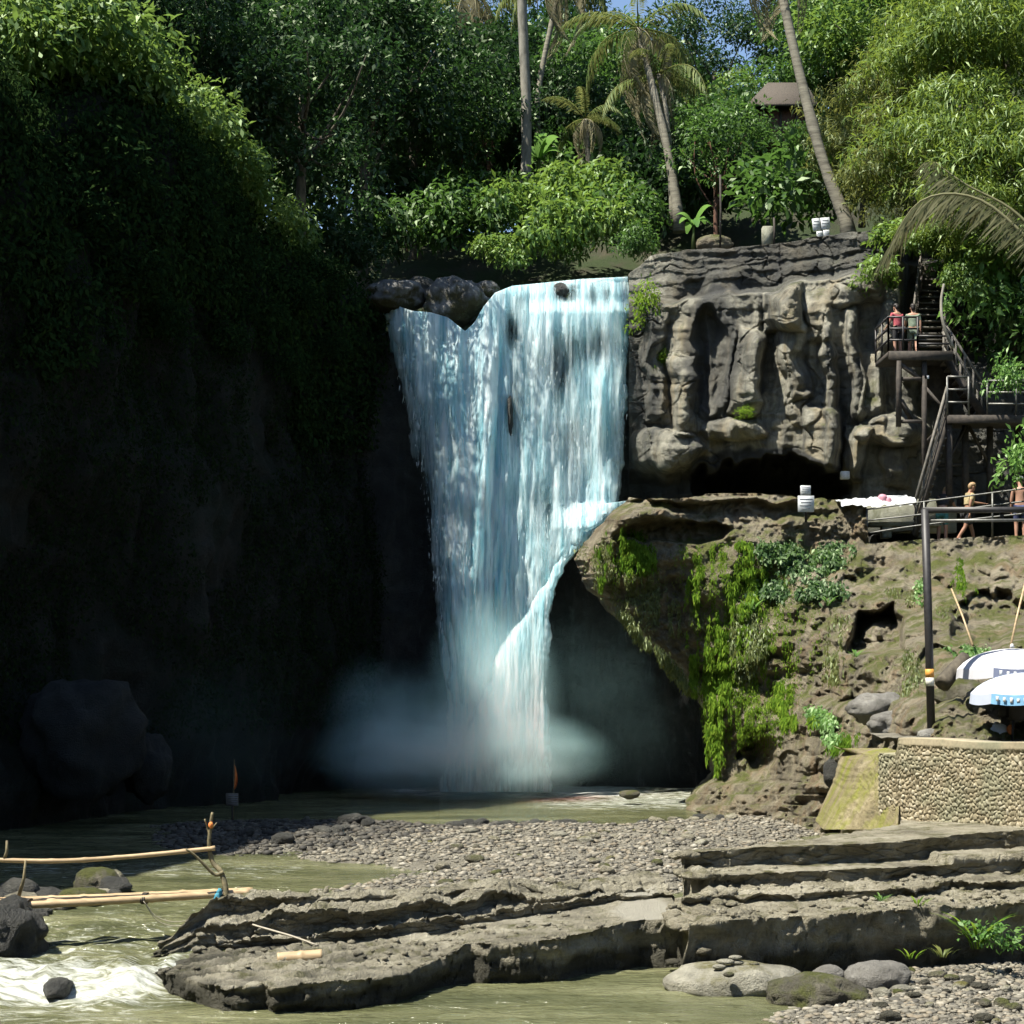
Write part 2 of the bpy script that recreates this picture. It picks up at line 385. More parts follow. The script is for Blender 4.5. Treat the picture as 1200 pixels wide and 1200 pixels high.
# ------------------------------------------------------------------ terrain
GORGE = [(-28,-60),(-23,10),(-18.4,28),(-15,40.5),(-11,49.5),(-7.8,57),(-5.8,62.6),(5,63.2),(9.6,61.5),(12.2,58.8),(17,56.5),(26,54),(30,30),(31,0),(33,-60)]
def plateau(x, y):
    x = np.asarray(x, float); y = np.asarray(y, float)
    h = 17.2+6.2*sst(64, 78, y)+.16*np.maximum(y-78, 0)
    crest = itp(y, [(-60,23),(30,23),(39,22.6),(43,19.4),(46,18.4),(48,20.2),(50,19.8),(53,19.5),(55.5,18),(58,16.9),(62,16.8),(66,17.5),(500,17.5)])  # near crest, out of view, raised to cast shade on the gravel
    wl = sst(-4, -8, x)*sst(70, 62, y)
    h = h*(1-wl)+np.maximum(crest+.12*np.maximum(-14-x, 0), h-1)*wl
    h = h+3*sst(4, 12, x)*sst(60, 74, y)+.75*np.maximum(x-13.5, 0)*sst(52, 60, y)*sst(120, 80, y)
    h = h-1.2*sst(6.5, 4, np.abs(x))*sst(70, 65, y)
    return np.minimum(h, 70)+.35*fbm(x*.3, y*.3, 0, 3, 5)
def terrain():
    xs = np.concatenate([np.linspace(-500,-45,24), np.linspace(-43,43,190), np.linspace(46,500,24)])
    ys = np.concatenate([np.linspace(-80,20,26), np.linspace(21.,110,200), np.linspace(114,700,40)])
    X, Y = np.meshgrid(xs, ys); s = sdf(X, Y, GORGE)
    t = sst(0, -1.4, s)
    Z = (-.7)*(1-t)+plateau(X, Y)*t
    o = make('terrain', np.stack([X,Y,Z],-1).reshape(-1,3), gridf(len(xs), len(ys)), M['soil'], smooth=True)
    tag(o, kind='structure')
terrain()

# ------------------------------------------------------------------ left cliff and the wet back wall
def wall_path(path, n):
    P = np.array(path, float); d = np.r_[0, np.cumsum(np.hypot(*np.diff(P, axis=0).T))]
    s = np.linspace(0, d[-1], n); x = np.interp(s, d, P[:,0]); y = np.interp(s, d, P[:,1])
    k = 9; ker = np.ones(k)/k
    x = np.convolve(np.pad(x, k//2, 'edge'), ker, 'valid'); y = np.convolve(np.pad(y, k//2, 'edge'), ker, 'valid')
    tx, ty = np.gradient(x), np.gradient(y); L = np.hypot(tx, ty)
    return s, x, y, ty/L, -tx/L          # normal: to the right of the walking direction
def left_cliff():
    n, m = 460, 150
    s, x, y, nx, ny = wall_path([(-27,-20),(-22,10),(-17.3,28),(-13.9,41),(-10,50),(-6.9,57),(-5.2,60.4),(-4.5,63)], n)
    top = plateau(x-1.6, y)+.5
    v = np.linspace(0, 1, m)
    S, V = np.meshgrid(s, v); Z = -.7+V*(top[None]+.7)
    D = 1.1*fbm(S*.22, Z*.16, 0, 5, 3)+.35*ridge(S*.7, Z*.35, 0, 3, 8)+.12*fbm(S*2.4, Z*2.4, 0, 3, 9)
    D = D-.9*sst(6, 0, Z)*sst(30, 60, y)[None]*.6
    D = D*sst(1.02, .9, V)-1.6*sst(.95, 1, V)
    X = x[None]+nx[None]*D; Y = y[None]+ny[None]*D
    P = np.stack([X,Y,Z],-1)
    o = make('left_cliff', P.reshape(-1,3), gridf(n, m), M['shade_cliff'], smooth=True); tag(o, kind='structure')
    return s, P, nx, ny
LC_S, LC_P, LC_NX, LC_NY = left_cliff()
def back_cliff():
    n, m = 200, 150
    s, x, y, nx, ny = wall_path([(-5.6,61.2),(-3,61.9),(0,62.1),(3.8,62.0),(6.5,60.8),(8.6,58.5),(9.8,56),(10.5,52)], n)
    top = itp(x, [(-6,16.2),(-3.2,16.2),(-2.6,15.7),(-1.2,15.9),(-.6,16.9),(4.6,17.2),(5.4,16.0),(6.5,8.4),(20,8.4)])
    v = np.linspace(0, 1, m); S, V = np.meshgrid(s, v); Z = -.7+V*(top[None]+.7)
    D = .7*fbm(S*.35, Z*.25, 0, 5, 23)+.3*ridge(S*1.1, Z*.4, 0, 3, 28)+.1*fbm(S*3, Z*3, 0, 3, 29)
    D = D-1.5*sst(.97, 1, V)
    P = np.stack([x[None]+nx[None]*D, y[None]+ny[None]*D, Z], -1)
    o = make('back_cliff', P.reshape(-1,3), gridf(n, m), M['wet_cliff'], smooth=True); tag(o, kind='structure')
back_cliff()

# ------------------------------------------------------------------ right upper cliff: relief measured column by column
def bump_line(PX, PY, x0, y0, x1, y1, w, soft=18.):
    """rounded column along a line: 1 on the axis, 0 at half-width w, faded at both ends"""
    dx, dy = x1-x0, y1-y0; L = math.hypot(dx, dy); dx /= L; dy /= L
    t = (PX-x0)*dx+(PY-y0)*dy; d = np.abs((PX-x0)*dy-(PY-y0)*dx)/w
    e = np.clip(np.minimum(t+soft*.5, L-t+soft*.5)/soft, 0, 1)
    return np.sqrt(np.maximum(0, 1-d*d))*np.sqrt(e)
def blobr(PX, PY, cx, cy, rx, ry): return np.sqrt(np.maximum(0, 1-((PX-cx)/rx)**2-((PY-cy)/ry)**2))
def right_cliff():
    px = np.concatenate([np.linspace(737, 1260, 430)]); nv = 300
    top = itp(px, [(735,322),(750,312),(762,300),(800,293),(845,291),(880,289),(935,281),(965,276),(1000,272),(1030,270),(1112,262),(1260,250)])
    top = top+2.2*fbm(px/14., 3.3, 0, 3, 2)
    v = np.linspace(0, 1, nv)**1.0
    PX, V = np.meshgrid(px, v); PY = top[None]+(594-top[None])*V
    wx = PX+7*fbm(PX/28, PY/28, 0, 3, 71); wy = PY+7*fbm(PX/30, PY/30, 5, 3, 72)
    Yb = itp(PX, [(735,61.4),(790,59.9),(850,58.9),(905,58.0),(960,57.2),(1040,56.3),(1112,55.8),(1260,55.5)])
    ledge = itp(PX, [(735,352),(790,352),(850,346),(905,341),(940,334),(985,326),(1012,314),(1112,300)])
    D = 1.5*sst(ledge-3, ledge+3, wy)                                   # the lower mass stands proud of the top slab
    D += .5*sst(ledge-26, ledge-22, wy)*sst(ledge+1, ledge-1, wy)*vn(PX/22., .5, 0, 4)
    cols = [(798,424,800,502,15,.9),(877,392,873,478,18,1.15),(916,342,918,378,26,1.35),(925,380,935,462,17,.75),(960,352,965,392,18,.6),
            (972,388,974,540,9,.85),(1003,372,1003,488,9,.8),(1026,420,1022,486,17,.8),(963,490,961,546,22,1.2),(1004,505,1000,556,16,1.3),
            (1046,345,1042,412,13,.8),(1030,335,985,350,16,.5),(1070,410,1062,500,12,.7),(842,360,838,480,16,.35),(765,370,768,490,14,.5),(1050,515,1048,560,18,.8)]
    for x0,y0,x1,y1,w,a in cols: D += a*bump_line(wx, wy, x0, y0, x1, y1, w)
    for cx,cy,rx,ry,a in [(1045,503,48,17,1.3),(782,528,46,26,1.1),(862,504,44,15,.8),(1010,318,30,22,.4),(944,478,22,22,.5),(920,360,26,26,.6)]:
        D += a*blobr(wx, wy, cx, cy, rx, ry)
    dark = np.maximum(sst(.0, .7, blobr(wx+10*vn(PX/13.,PY/11.,0,3), wy+6*vn(PX/9.,PY/9.,0,4), 903, 576, 96, 44)), 0)
    D -= 4.2*dark
    D -= 1.3*sst(548, 572, wy+8*vn(PX/25., 1.5, 0, 9))*sst(1000, 960, PX)
    D -= .6*sst(.1, .8, blobr(wx, wy, 832, 420, 22, 66))
    D += .45*(ridge(wx/30., wy/190., 0, 2, 12)-.3)*sst(ledge, ledge+30, wy)+.16*fbm(PX/30., PY/34., 0, 4, 13)+.04*fbm(PX/6., PY/7., 0, 4, 14)
    a1, a2, ac = worley(wx/34.+.4*vn(PX/20.,PY/20.,0,3), wy/46., 15); b1, b2, bc = worley(wx/15.+4, wy/17.+.2*vn(PX/9.,PY/9.,0,6), 16)
    msk = .35+.65*sst(.15, -.2, fbm(PX/60., PY/60., 0, 2, 19)); D += msk*(.10*(ac-.5)-.13*sst(.04, 0, a2-a1)+.02*(bc-.5)-.03*sst(.05, 0, b2-b1))
    q = (wy+.10*wx+6*fbm(PX/50., PY/50., 0, 2, 20))/19.; D += .05*(q-np.floor(q)-.5)*sst(ledge+8, ledge-4, wy)
    D += .05*vn(PX/60., PY/5., 0, 15)
    D -= 4.5*sst(1052, 1066, PX)*sst(432, 405, PY)*sst(1190, 1150, PX)
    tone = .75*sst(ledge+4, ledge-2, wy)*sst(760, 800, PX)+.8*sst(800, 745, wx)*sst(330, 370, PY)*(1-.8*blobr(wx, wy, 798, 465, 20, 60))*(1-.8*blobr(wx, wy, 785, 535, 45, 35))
    tone += .75*sst(.05, .6, blobr(wx, wy, 834, 420, 34, 84))+1.0*sst(.0, .4, blobr(wx, wy, 900, 574, 104, 52))+.9*sst(545, 568, wy)*sst(1010, 980, PX)+.8*sst(1082, 1100, PX)  # shade painted into the hollow, cave, undercut and right end
    tone += .5*sst(.1, .6, blobr(wx, wy, 985, 450, 9, 60))+.5*sst(.1, .6, blobr(wx, wy, 946, 440, 8, 46))+.45*sst(.1, .6, blobr(wx, wy, 900, 430, 8, 50))  # shade painted into the gaps between the columns
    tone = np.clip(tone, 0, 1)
    Yg = Yb-D
    P = W(PX, PY, Yg)
    # the top runs back onto the plateau, the left edge turns back behind the fall
    k = 8
    back = np.stack([P[0]+np.array([0, .5*i, .04*i]) for i in range(k, 0, -1)])
    P = np.concatenate([back, P])
    side = np.stack([P[:,0]+np.array([.08*i, .55*i, 0]) for i in range(5, 0, -1)], 1)
    P = np.concatenate([side, P], 1)
    tone = np.concatenate([np.repeat(tone[:1], k, 0), tone]); tone = np.concatenate([np.repeat(tone[:, :1], 5, 1), tone], 1)
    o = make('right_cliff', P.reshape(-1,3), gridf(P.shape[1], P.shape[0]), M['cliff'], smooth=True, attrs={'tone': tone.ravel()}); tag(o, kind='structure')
right_cliff()

# ------------------------------------------------------------------ overhanging rock terrace and the slope below the platform
T_DEPTH = TPS([(700,585,51.2),(780,585,51.0),(860,585,51),(940,588,50.8),(1000,592,50.6),(1015,640,50.2),(1200,632,48.6),(680,650,51.2),(760,700,50.6),(860,700,49.8),(960,700,48.6),
   (1100,700,45.5),(1200,700,44.5),(800,800,51.4),(880,800,49.3),(960,800,46.5),(1030,830,40.5),(1100,790,37.5),(1200,790,35.5),(840,905,51),(900,900,48.5),(960,880,43.5),
   (1088,856,32.8),(1200,862,31.8),(820,945,50.6),(900,945,48),(960,965,45),(1030,760,43),(1150,750,40.5)])
T_LEFT = [(570,742),(585,738),(600,716),(620,697),(640,682),(655,674),(690,688),(720,716),(760,762),(800,800),(830,823),(860,831),(905,831),(922,815),(940,800),(952,806),(975,815)]
def terrace_depth(PX, PY):
    Y = T_DEPTH(PX, PY)
    wx = PX+9*fbm(PX/35, PY/35, 0, 3, 171); wy = PY+7*fbm(PX/35, PY/35, 3, 3, 172)
    D = .55*fbm(PX/42., PY/38., 0, 5, 41)+.35*(ridge(PX/60., PY/45., 2, 3, 42)-.3)+.13*fbm(PX/9., PY/8., 0, 4, 43)+.07*fbm(PX/3.6, PY/3.4, 0, 3, 47)
    # layered rim
    rim = sst(625, 596, PY)*sst(1010, 960, PX)
    D += rim*(.35*np.sign(vn(PX/110., (wy)/7.5, 0, 44))*np.minimum(1, np.abs(vn(PX/110., wy/7.5, 0, 44))*4))
    D -= .9*sst(.1, .6, blobr(wx, wy, 790, 622, 66, 15))*sst(600, 612, PY)           # shaded groove under the rim
    D += .5*blobr(wx, wy, 745, 600, 60, 18)
    D -= 2.6*sst(-1.5, 9., sdf(PX+3*vn(PX/14.,PY/14.,0,5), PY+2.5*vn(PX/12.,PY/10.,0,6), [(990,766),(996,738),(1008,716),(1028,714),(1048,704),(1060,730),(1063,764),(1030,768)]))
    D -= .9*sst(.0, .9, blobr(wx+6*vn(PX/9.,PY/9.,0,5), wy, 886, 882, 24, 19))
    D -= .7*sst(.05, .6, blobr(wx, wy, 1098, 790, 26, 34))
    D -= 1.5*sst(.0, .95, blobr(wx+8*vn(PX/12.,PY/12.,0,8), wy+8*vn(PX/12.,PY/12.,0,9), 1165, 728, 48, 40))
    D -= .4*sst(.0, .9, blobr(wx, wy, 920, 895, 14, 14))
    D += .7*blobr(wx, wy, 1040, 838, 60, 26)+.5*blobr(wx, wy, 1000, 790, 50, 26)+.5*blobr(wx, wy, 720, 640, 50, 50)
    D -= .8*sst(935, 950, PX)*sst(1010, 990, PX)*sst(690, 640, PY)*.6
    d1, d2, cc = worley(wx/30., wy/24., 5); e1, e2, ce = worley(wx/12.+3, wy/10., 6)
    rg = .35+.65*sst(900, 1000, PX)*sst(640, 680, PY)
    D += rg*(.55*np.sqrt(np.clip(d2-d1, 0, 1))*(.3+cc)+.2*np.sqrt(np.clip(e2-e1, 0, 1))*(.4+ce)-.35)
    D += .35*(ridge(PX/22., PY/30., 4, 3, 48)-.3)*rg
    low = sst(905, 925, PY)*sst(985, 955, PX)                                          # mossy layered foot
    D += low*(.55+.6*np.floor((PY-905)/13.)*.5)
    return Y-D
def terrace():
    nv, nu = 330, 440
    py = np.linspace(578, 985, nv); u = np.linspace(0, 1, nu)**1.15
    L = itp(py, T_LEFT)+4*fbm(py/14., .7, 0, 3, 51)+1.6*fbm(py/4., .3, 0, 2, 52)
    U, PY = np.meshgrid(u, py); PX = L[:,None]+U*(1225-L[:,None])
    top = itp(PX, [(690,592),(712,586),(738,583),(790,585),(850,577),(880,576),(935,583),(1000,586),(1014,590),(1018,637),(1080,632),(1225,626)])+1.6*fbm(PX/9., .2, 0, 3, 53)
    PY = np.maximum(PY, top)
    Y = terrace_depth(PX, PY)
    Y = Y+1.5*np.maximum(0, 1-(PX-L[:,None])/26.)**2                                    # the free edge rounds off
    P = W(PX, PY, Y)
    rows = [P[0]+np.array([0, d, .02*d]) for d in (7.5,6,4.5,3,2,1.2,.6,.25)]
    P = np.concatenate([np.stack(rows), P])
    side = [P[:,0]+np.array([.35*d, d, -.12*d]) for d in (7,5,3.5,2.2,1.2,.5)]
    P = np.concatenate([np.stack(side, 1), P], 1)
    o = make('rock_terrace', P.reshape(-1,3), gridf(P.shape[1], P.shape[0]), M['terrace'], smooth=True); tag(o, kind='structure')
terrace()
def on_terrace(px, py, out=0.0):
    px = np.asarray(px, float); py = np.asarray(py, float)
    return W(px, py, terrace_depth(px, py)-out)

# viewing platform on the terrace
def platform():
    poly = [tuple(W(1018,637,50.9)[:2]), tuple(W(1110,631,50.15)[:2]), tuple(W(1240,626,49.3)[:2]), (24,48), (24,58), (11.5,58), (9.9,54)]
    n = len(poly); z1 = 7.82; z0 = 7.3
    V = [(x,y,z0) for x,y in poly]+[(x,y,z1) for x,y in poly]
    bm = bmesh.new(); vs = [bm.verts.new(v) for v in V]
    bm.faces.new(vs[n:]); bm.faces.new(vs[:n][::-1])
    for i in range(n): bm.faces.new((vs[i], vs[(i+1)%n], vs[n+(i+1)%n], vs[n+i]))
    me = bpy.data.meshes.new('viewing_platform'); bm.to_mesh(me); bm.free(); me.materials.append(M['concrete'])
    tag(link('viewing_platform', me), kind='structure')
platform()

# ------------------------------------------------------------------ rock outcrop in the river and stepped rock (height fields)
def plane_z(x, x0, z0, x1, z1): return z0+(z1-z0)*np.clip((x-x0)/(x1-x0), -.3, 1.3)
def pxpoly(pts):
    """[(px,py,z)] -> world polygon and its z by least squares"""
    W3 = np.array([G(a, b, c) for a, b, c in pts]); A = np.c_[W3[:,:2], np.ones(len(W3))]
    k = np.linalg.lstsq(A, W3[:,2], rcond=None)[0]; return W3[:,:2], k
def layer(X, Y, pts, warp, edge=.05, rough=0.0, seed=0):
    poly, k = pxpoly(pts); wx = .16*fbm(X*1.5, Y*1.5, 0, 4, 60+seed)*warp; wy = .16*fbm(X*1.5, Y*1.5, 4, 4, 61+seed)*warp
    s = sdf(X+wx, Y+wy, poly); z = k[0]*X+k[1]*Y+k[2]
    return np.where(s > -edge*3, -1.0+(z+1.0)*sst(-edge, edge*.4, s), -1.0)
def blocky(X, Y, f, s):
    d1, d2, c = worley(X*f+.3*fbm(X*2, Y*2, 0, 2, s), Y*f*1.6, s)
    return (c-.5)-.6*sst(.12, 0, d2-d1)
def swept_rock(X1, ledges, back, nr, nt_, zbot=-.8):
    """rock ledges swept along x: each ledge is (front depth, top level, undercut, roughness); returns X, Y, Z, tread mask, ledge index"""
    ry, rz, rk, rl = [], [], [], []; zp = np.full_like(X1, zbot)
    for k, (ye, ze, uc, ro) in enumerate(ledges):
        for j in range(nr):
            f = j/(nr-1.); ry.append(ye+np.minimum(uc, .55*np.maximum(ze-np.maximum(zp, 0), 0))*((1-f)+.3*math.sin(f*PI))); rz.append(zp+(ze-zp)*f); rk.append(0.); rl.append(k)
        yn = ledges[k+1][0]+.02 if k+1 < len(ledges) else ye+back
        for j in range(1, nt_): f = (j/float(nt_))**1.2; ry.append(ye+(yn-ye)*f); rz.append(ze+0*X1); rk.append(1.); rl.append(k)
        zp = ze
    for j in range(1, 10): ry.append(yn+.05*j); rz.append(zp+(zbot-zp)*j/9.); rk.append(0.); rl.append(len(ledges))
    Y = np.stack(ry); Z = np.stack(rz); K = np.array(rk)[:,None]+0*Y; L = np.array(rl)[:,None]+0*Y
    return X1[None]+0*Y, Y, Z, K, L
def edge_of(pts):
    w = np.array([G(a, b, c) for a, b, c in pts]); o = np.argsort(w[:,0]); w = w[o]
    return lambda x: np.interp(x, w[:,0], w[:,1]), lambda x: np.interp(x, w[:,0], w[:,2])
def outcrop():
    X1 = np.linspace(-4.75, 2.35, 460)
    e0 = edge_of([(150,1131,.06),(176,1138,.16),(215,1145,.26),(260,1153,.31),(320,1157,.33),(400,1150,.33),(470,1142,.34),(520,1120,.38),(548,1104,.5),(600,1104,.52),(655,1098,.55),(715,1085,.6),(750,1079,.64),(800,1075,.68),(815,1073,.66)])
    e1 = edge_of([(150,1132,.08),(176,1124,.22),(240,1103,.4),(300,1100,.42),(370,1094,.45),(440,1088,.5),(487,1080,.56),(542,1072,.62),(620,1060,.7),(700,1050,.72),(800,1046,.74),(815,1045,.7)])
    e2 = edge_of([(150,1128,.1),(176,1116,.3),(240,1088,.55),(300,1078,.66),(330,1068,.76),(393,1066,.78),(411,1073,.74),(457,1067,.8),(504,1056,.84),(527,1064,.76),(562,1048,.88),(595,1040,.92),(612,1050,.8),(641,1054,.76),(700,1044,.76),(800,1040,.76),(815,1040,.72)])
    e3 = edge_of([(150,1124,.1),(200,1100,.45),(240,1060,.82),(262,1052,.88),(300,1051,.88),(352,1051,.88),(374,1054,.84),(380,1050,.80),(480,1048,.84),(600,1034,.92),(641,1046,.78),(700,1036,.78),(800,1034,.78),(815,1034,.74)])
    nz = lambda s_, a: a*(.6*fbm(X1*1.1, s_, 0, 4, int(s_*7))+.35*fbm(X1*3.4, s_+2, 0, 4, int(s_*9)))
    y0, z0 = e0[0](X1)+nz(1.3, .34), e0[1](X1); y1, z1 = e1[0](X1)+nz(2.3, .26), e1[1](X1); y2, z2 = e2[0](X1)+nz(3.3, .16), e2[1](X1); y3, z3 = e3[0](X1)+nz(4.3, .2), e3[1](X1)
    jag = lambda s_: .05*(blocky(X1, X1*0+s_, 2.6, 6))
    z1 = np.maximum(z1+jag(3.), z0+.01); z2 = np.maximum(z2+jag(7.), z1+.01); z3 = np.maximum(z3+.5*jag(11.), z2-.02)
    y1 = np.maximum(y1, y0+.08); y2 = np.maximum(y2, y1+.08); y3 = np.maximum(y3, y2+.10)
    back = itp(X1, [(-4.8,.15),(-4.2,.5),(-3,.8),(0,.7),(2.4,1.2)])
    X, Y, Z, K, L = swept_rock(X1, [(y0,z0,.16,1),(y1,z1,.1,1),(y2,z2,.16,1),(y3,z3,.1,1)], back, 26, 40)
    def saw(f, k):
        q = (-.62*X+.78*Y)*f+.8*fbm(X*.6, Y*.6, k, 3, 9+k); fr = q-np.floor(q); return np.where(fr < .8, 1-fr/.8, (fr-.8)/.2)
    sl = sst(-.05, .12, sdf(X, Y, pxpoly([(714,1058,.74),(734,1040,.78),(768,1036,.8),(800,1068,.72),(746,1079,.7)])[0]))
    rough = np.where(L < .5, sst(-.3, .1, -X-.5)*.4+.35, 1.)*(1-sl)*K*sst(-4.75, -4.2, X)
    Z = Z+rough*(.07*(saw(2.3, 1)-.5)+.03*(saw(6., 2)-.5)+.05*blocky(X, Y, 2.6, 8)+.025*blocky(X+5, Y, 6.5, 18)+.05*fbm(X*3, Y*3, 0, 4, 10))+.008*fbm(X*12, Y*12, Z*12, 2, 12)
    R = 1-K
    Y = Y-R*(.09*fbm(X*1.8, Z*4, Y*.2, 4, 96)+.06*blocky(X, Z*2.4, 2.8, 8)+.03*fbm(X*8, Z*14, 0, 3, 97)); X = X+R*.05*fbm(X*3, Z*6, 4, 3, 98)
    Y = np.where(K > 0, Y-.03*fbm(X*4, Z*4, Y*4, 3, 99), Y)
    pale = sl*K; pale = np.concatenate([pale]+[pale[:, -1:]*0]*5, 1)
    P = np.stack([X,Y,Z],-1); side = []
    for d in (1.2, .7, .4, .2, .08):
        q = P[:, -1:].copy(); q[...,2] = np.maximum(q[...,2]-d, -.8); q[...,0] += .05*d+.08*fbm(q[...,1]*3, q[...,2]*3, d, 3, 98); side.append(q)
    P = np.concatenate([P]+side[::-1], 1)
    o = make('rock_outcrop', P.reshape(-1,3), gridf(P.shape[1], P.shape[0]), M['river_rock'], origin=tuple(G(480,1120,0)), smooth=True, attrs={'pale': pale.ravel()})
    tag(o, 'long low layered grey rock outcrop lying across the river, its strata rising to the right', 'rock outcrop')
    H = np.full((330,330), -.8); i = np.clip(((X+5)/7.6*329).astype(int), 0, 329); j = np.clip(((Y-21)/7.5*329).astype(int), 0, 329); np.maximum.at(H, (j, i), Z)
    return lambda x, y: H[np.clip(((np.asarray(y)-21)/7.5*329).astype(int), 0, 329), np.clip(((np.asarray(x)+5)/7.6*329).astype(int), 0, 329)]
OUT_Z = outcrop()
def step_rock():
    """bedrock steps swept along x from a stepped profile, so that every riser has real relief"""
    STEPS = [(23.0,24.5,.82,.90,2.42,.10),(24.6,26.1,.93,1.02,2.62,.12),(25.5,27.0,1.13,1.18,2.5,.05),(26.4,27.9,1.39,1.58,3.02,.03)]
    xs = np.linspace(0, 1, 420); cols = []; nr, nt_ = 30, 46
    t = (2.4+xs*9.3-3.1)/(7.9-3.1); X1 = 2.4+xs*9.3
    ye = []; ze = []
    for k, (yl, yr, zl, zr, xl, ro) in enumerate(STEPS):
        e = yl+(yr-yl)*t+(.10 if k != 1 else .16)*fbm(X1*.7, 1.7+k*3, 0, 3, 81)+(.035 if k != 1 else .10)*fbm(X1*2.6, 2.2+k, 0, 4, 83+k)+(.02 if k != 1 else .06)*blocky(X1, X1*0+k*3., 2.4, 5+k)
        ye.append(e); ze.append(zl+(zr-zl)*t)
    for k in range(1, 4): ye[k] = np.maximum(ye[k], ye[k-1]+.12)
    rows_y, rows_z, rows_k = [], [], []
    zprev = np.full_like(t, -.8)
    for k in range(4):
        for j in range(nr):                                   # riser, slightly undercut
            f = j/(nr-1.); rows_y.append(ye[k]+(.06*math.sin(f*PI)+.26*(1-f))*(1 if k == 0 else .45)); rows_z.append(zprev+(ze[k]-zprev)*f); rows_k.append(0.)
        yn = ye[k+1] if k < 3 else ye[k]+itp(X1, [(2.4,.9),(3.2,1.1),(4.5,1.5),(5.9,2.4),(6.6,5.5),(12,5.5)])
        for j in range(1, nt_):
            f = j/float(nt_); f = f**1.3; rows_y.append(ye[k]+(yn-ye[k])*f); rows_z.append(ze[k]+0*t); rows_k.append(1.)
        zprev = ze[k]
    for j in range(1, 9): rows_y.append(yn+.04*j); rows_z.append(ze[3]+(-.8-ze[3])*j/8.); rows_k.append(0.)
    Y = np.stack(rows_y); Z = np.stack(rows_z); K = np.stack(rows_k)[:,None]+0*Y; X = X1[None]+0*Y
    # left end drawn in to each step's own end
    xl = np.interp(Y, [23, 24.9, 25.0, 25.9, 26.0, 26.7, 26.85, 33], [2.42,2.45,2.7,2.62,2.5,2.6,3.15,3.3])+.42*fbm(Y*1.6, .5, 0, 4, 91)
    X = xl+(X-2.4)*((11.7-xl)/9.3)
    ro = np.select([Y < ye[1][None], Y < ye[2][None], Y < ye[3][None]], [.08, .12, .03], .02)
    Z = Z+K*ro*(.55*blocky(X, Y, 1.7, 3)+.35*blocky(X+3, Y, 4.5, 13)+.7*fbm(X*3.5, Y*3.5, 0, 4, 4))+.012*fbm(X*10, Y*10, Z*10, 3, 95)
    Z += .13*(K > 0)*sst(6.3, 6.36, X+.05*vn(Y*5, 0))*sst(26.5, 26.55, Y+.05*vn(X*4, 3))*(Z < 1.3)*(Z > 1.1)
    R = (1-K)
    Y = Y-R*(.11*fbm(X*1.6, Z*3.4, Y*.2, 4, 96)+.05*(blocky(X*1.0, Z*1.6, 3., 8))+.04*fbm(X*7, Z*9, 0, 3, 97))
    Y = np.where(K > 0, Y-.04*fbm(X*3, Z*3, Y*3, 3, 99), Y)
    P = np.stack([X,Y,Z],-1)
    side = []
    for d in (1.6, .9, .5, .25, .1):                           # rubbly left end
        q = P[:, :1].copy(); q[...,2] = np.maximum(q[...,2]-d, -.8); q[...,0] += -.05*d+.10*fbm(q[...,1]*3, q[...,2]*3, d, 3, 98); side.append(q)
    P = np.concatenate(side+[P], 1)
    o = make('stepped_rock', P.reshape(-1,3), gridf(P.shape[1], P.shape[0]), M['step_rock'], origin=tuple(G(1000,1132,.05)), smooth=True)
    tag(o, 'broad bedrock shelf worn into four long steps below the pebble-faced wall', 'rock shelf')
    xs2 = np.linspace(2.4, 11.5, 300); ys2 = np.linspace(22.5, 33, 300); H = np.full((300,300), -.8)
    i = np.clip(((X-2.4)/9.1*299).astype(int), 0, 299); j = np.clip(((Y-22.5)/10.5*299).astype(int), 0, 299); np.maximum.at(H, (j, i), Z)
    return lambda x, y: H[np.clip(((np.asarray(y)-22.5)/10.5*299).astype(int), 0, 299), np.clip(((np.asarray(x)-2.4)/9.1*299).astype(int), 0, 299)]
STEP_Z = step_rock()

# ------------------------------------------------------------------ gravel bars
BAR = [(350,1004),(440,984),(510,972),(620,967),(720,968),(800,962),(870,957),(930,958),(960,975),(900,990),(850,1000),(830,1030),(790,1045),(740,1045),(640,1060),(560,1060),(470,1062),(420,1058),(380,1040),(440,1032),(505,1020),(440,1012)]
BARL = [(190,968),(300,962),(420,962),(520,968),(560,966),(685,964),(690,972),(560,974),(470,985),(380,1000),(250,1002),(200,990)]
BAR2 = [(905,1190),(960,1165),(1005,1150),(1010,1133),(1100,1125),(1230,1118),(1240,1215),(1000,1215)]
barw = [G(a, b, .28)[:2] for a, b in BAR]; barl = [G(a, b, .25)[:2] for a, b in BARL]; bar2 = [G(a, b, .05)[:2] for a, b in BAR2]
def bar_z(x, y):
    s1 = sdf(x, y, barw); s2 = sdf(x, y, barl)
    z1 = .25+np.clip(s1*.12, -.5, .16)+.035*fbm(x*1.2, y*1.2, 0, 3, 31)
    z2 = .24+np.clip(s2*.09, -.5, .05)+.05*fbm(x*.9, y*.9, 0, 3, 32)
    return np.maximum(z1, z2)
def bar2_z(x, y): return -.01+np.clip(sdf(x, y, bar2)*.11, -.4, .3)+.03*fbm(x*1.5, y*1.5, 0, 3, 33)
def ground_sheet(name, x0, x1, y0, y1, nx, ny, zf):
    X, Y = np.meshgrid(np.linspace(x0, x1, nx), np.linspace(y0, y1, ny)); Z = zf(X, Y)+.015*fbm(X*8, Y*8, 0, 2, 35)
    tag(make(name, np.stack([X,Y,Z],-1).reshape(-1,3), gridf(nx, ny), M['gravel'], smooth=True), kind='structure')
ground_sheet('gravel_bar', -14, 9, 26.5, 52, 240, 240, bar_z)
ground_sheet('gravel_bank', 2.4, 10, 18.5, 24.6, 160, 140, bar2_z)
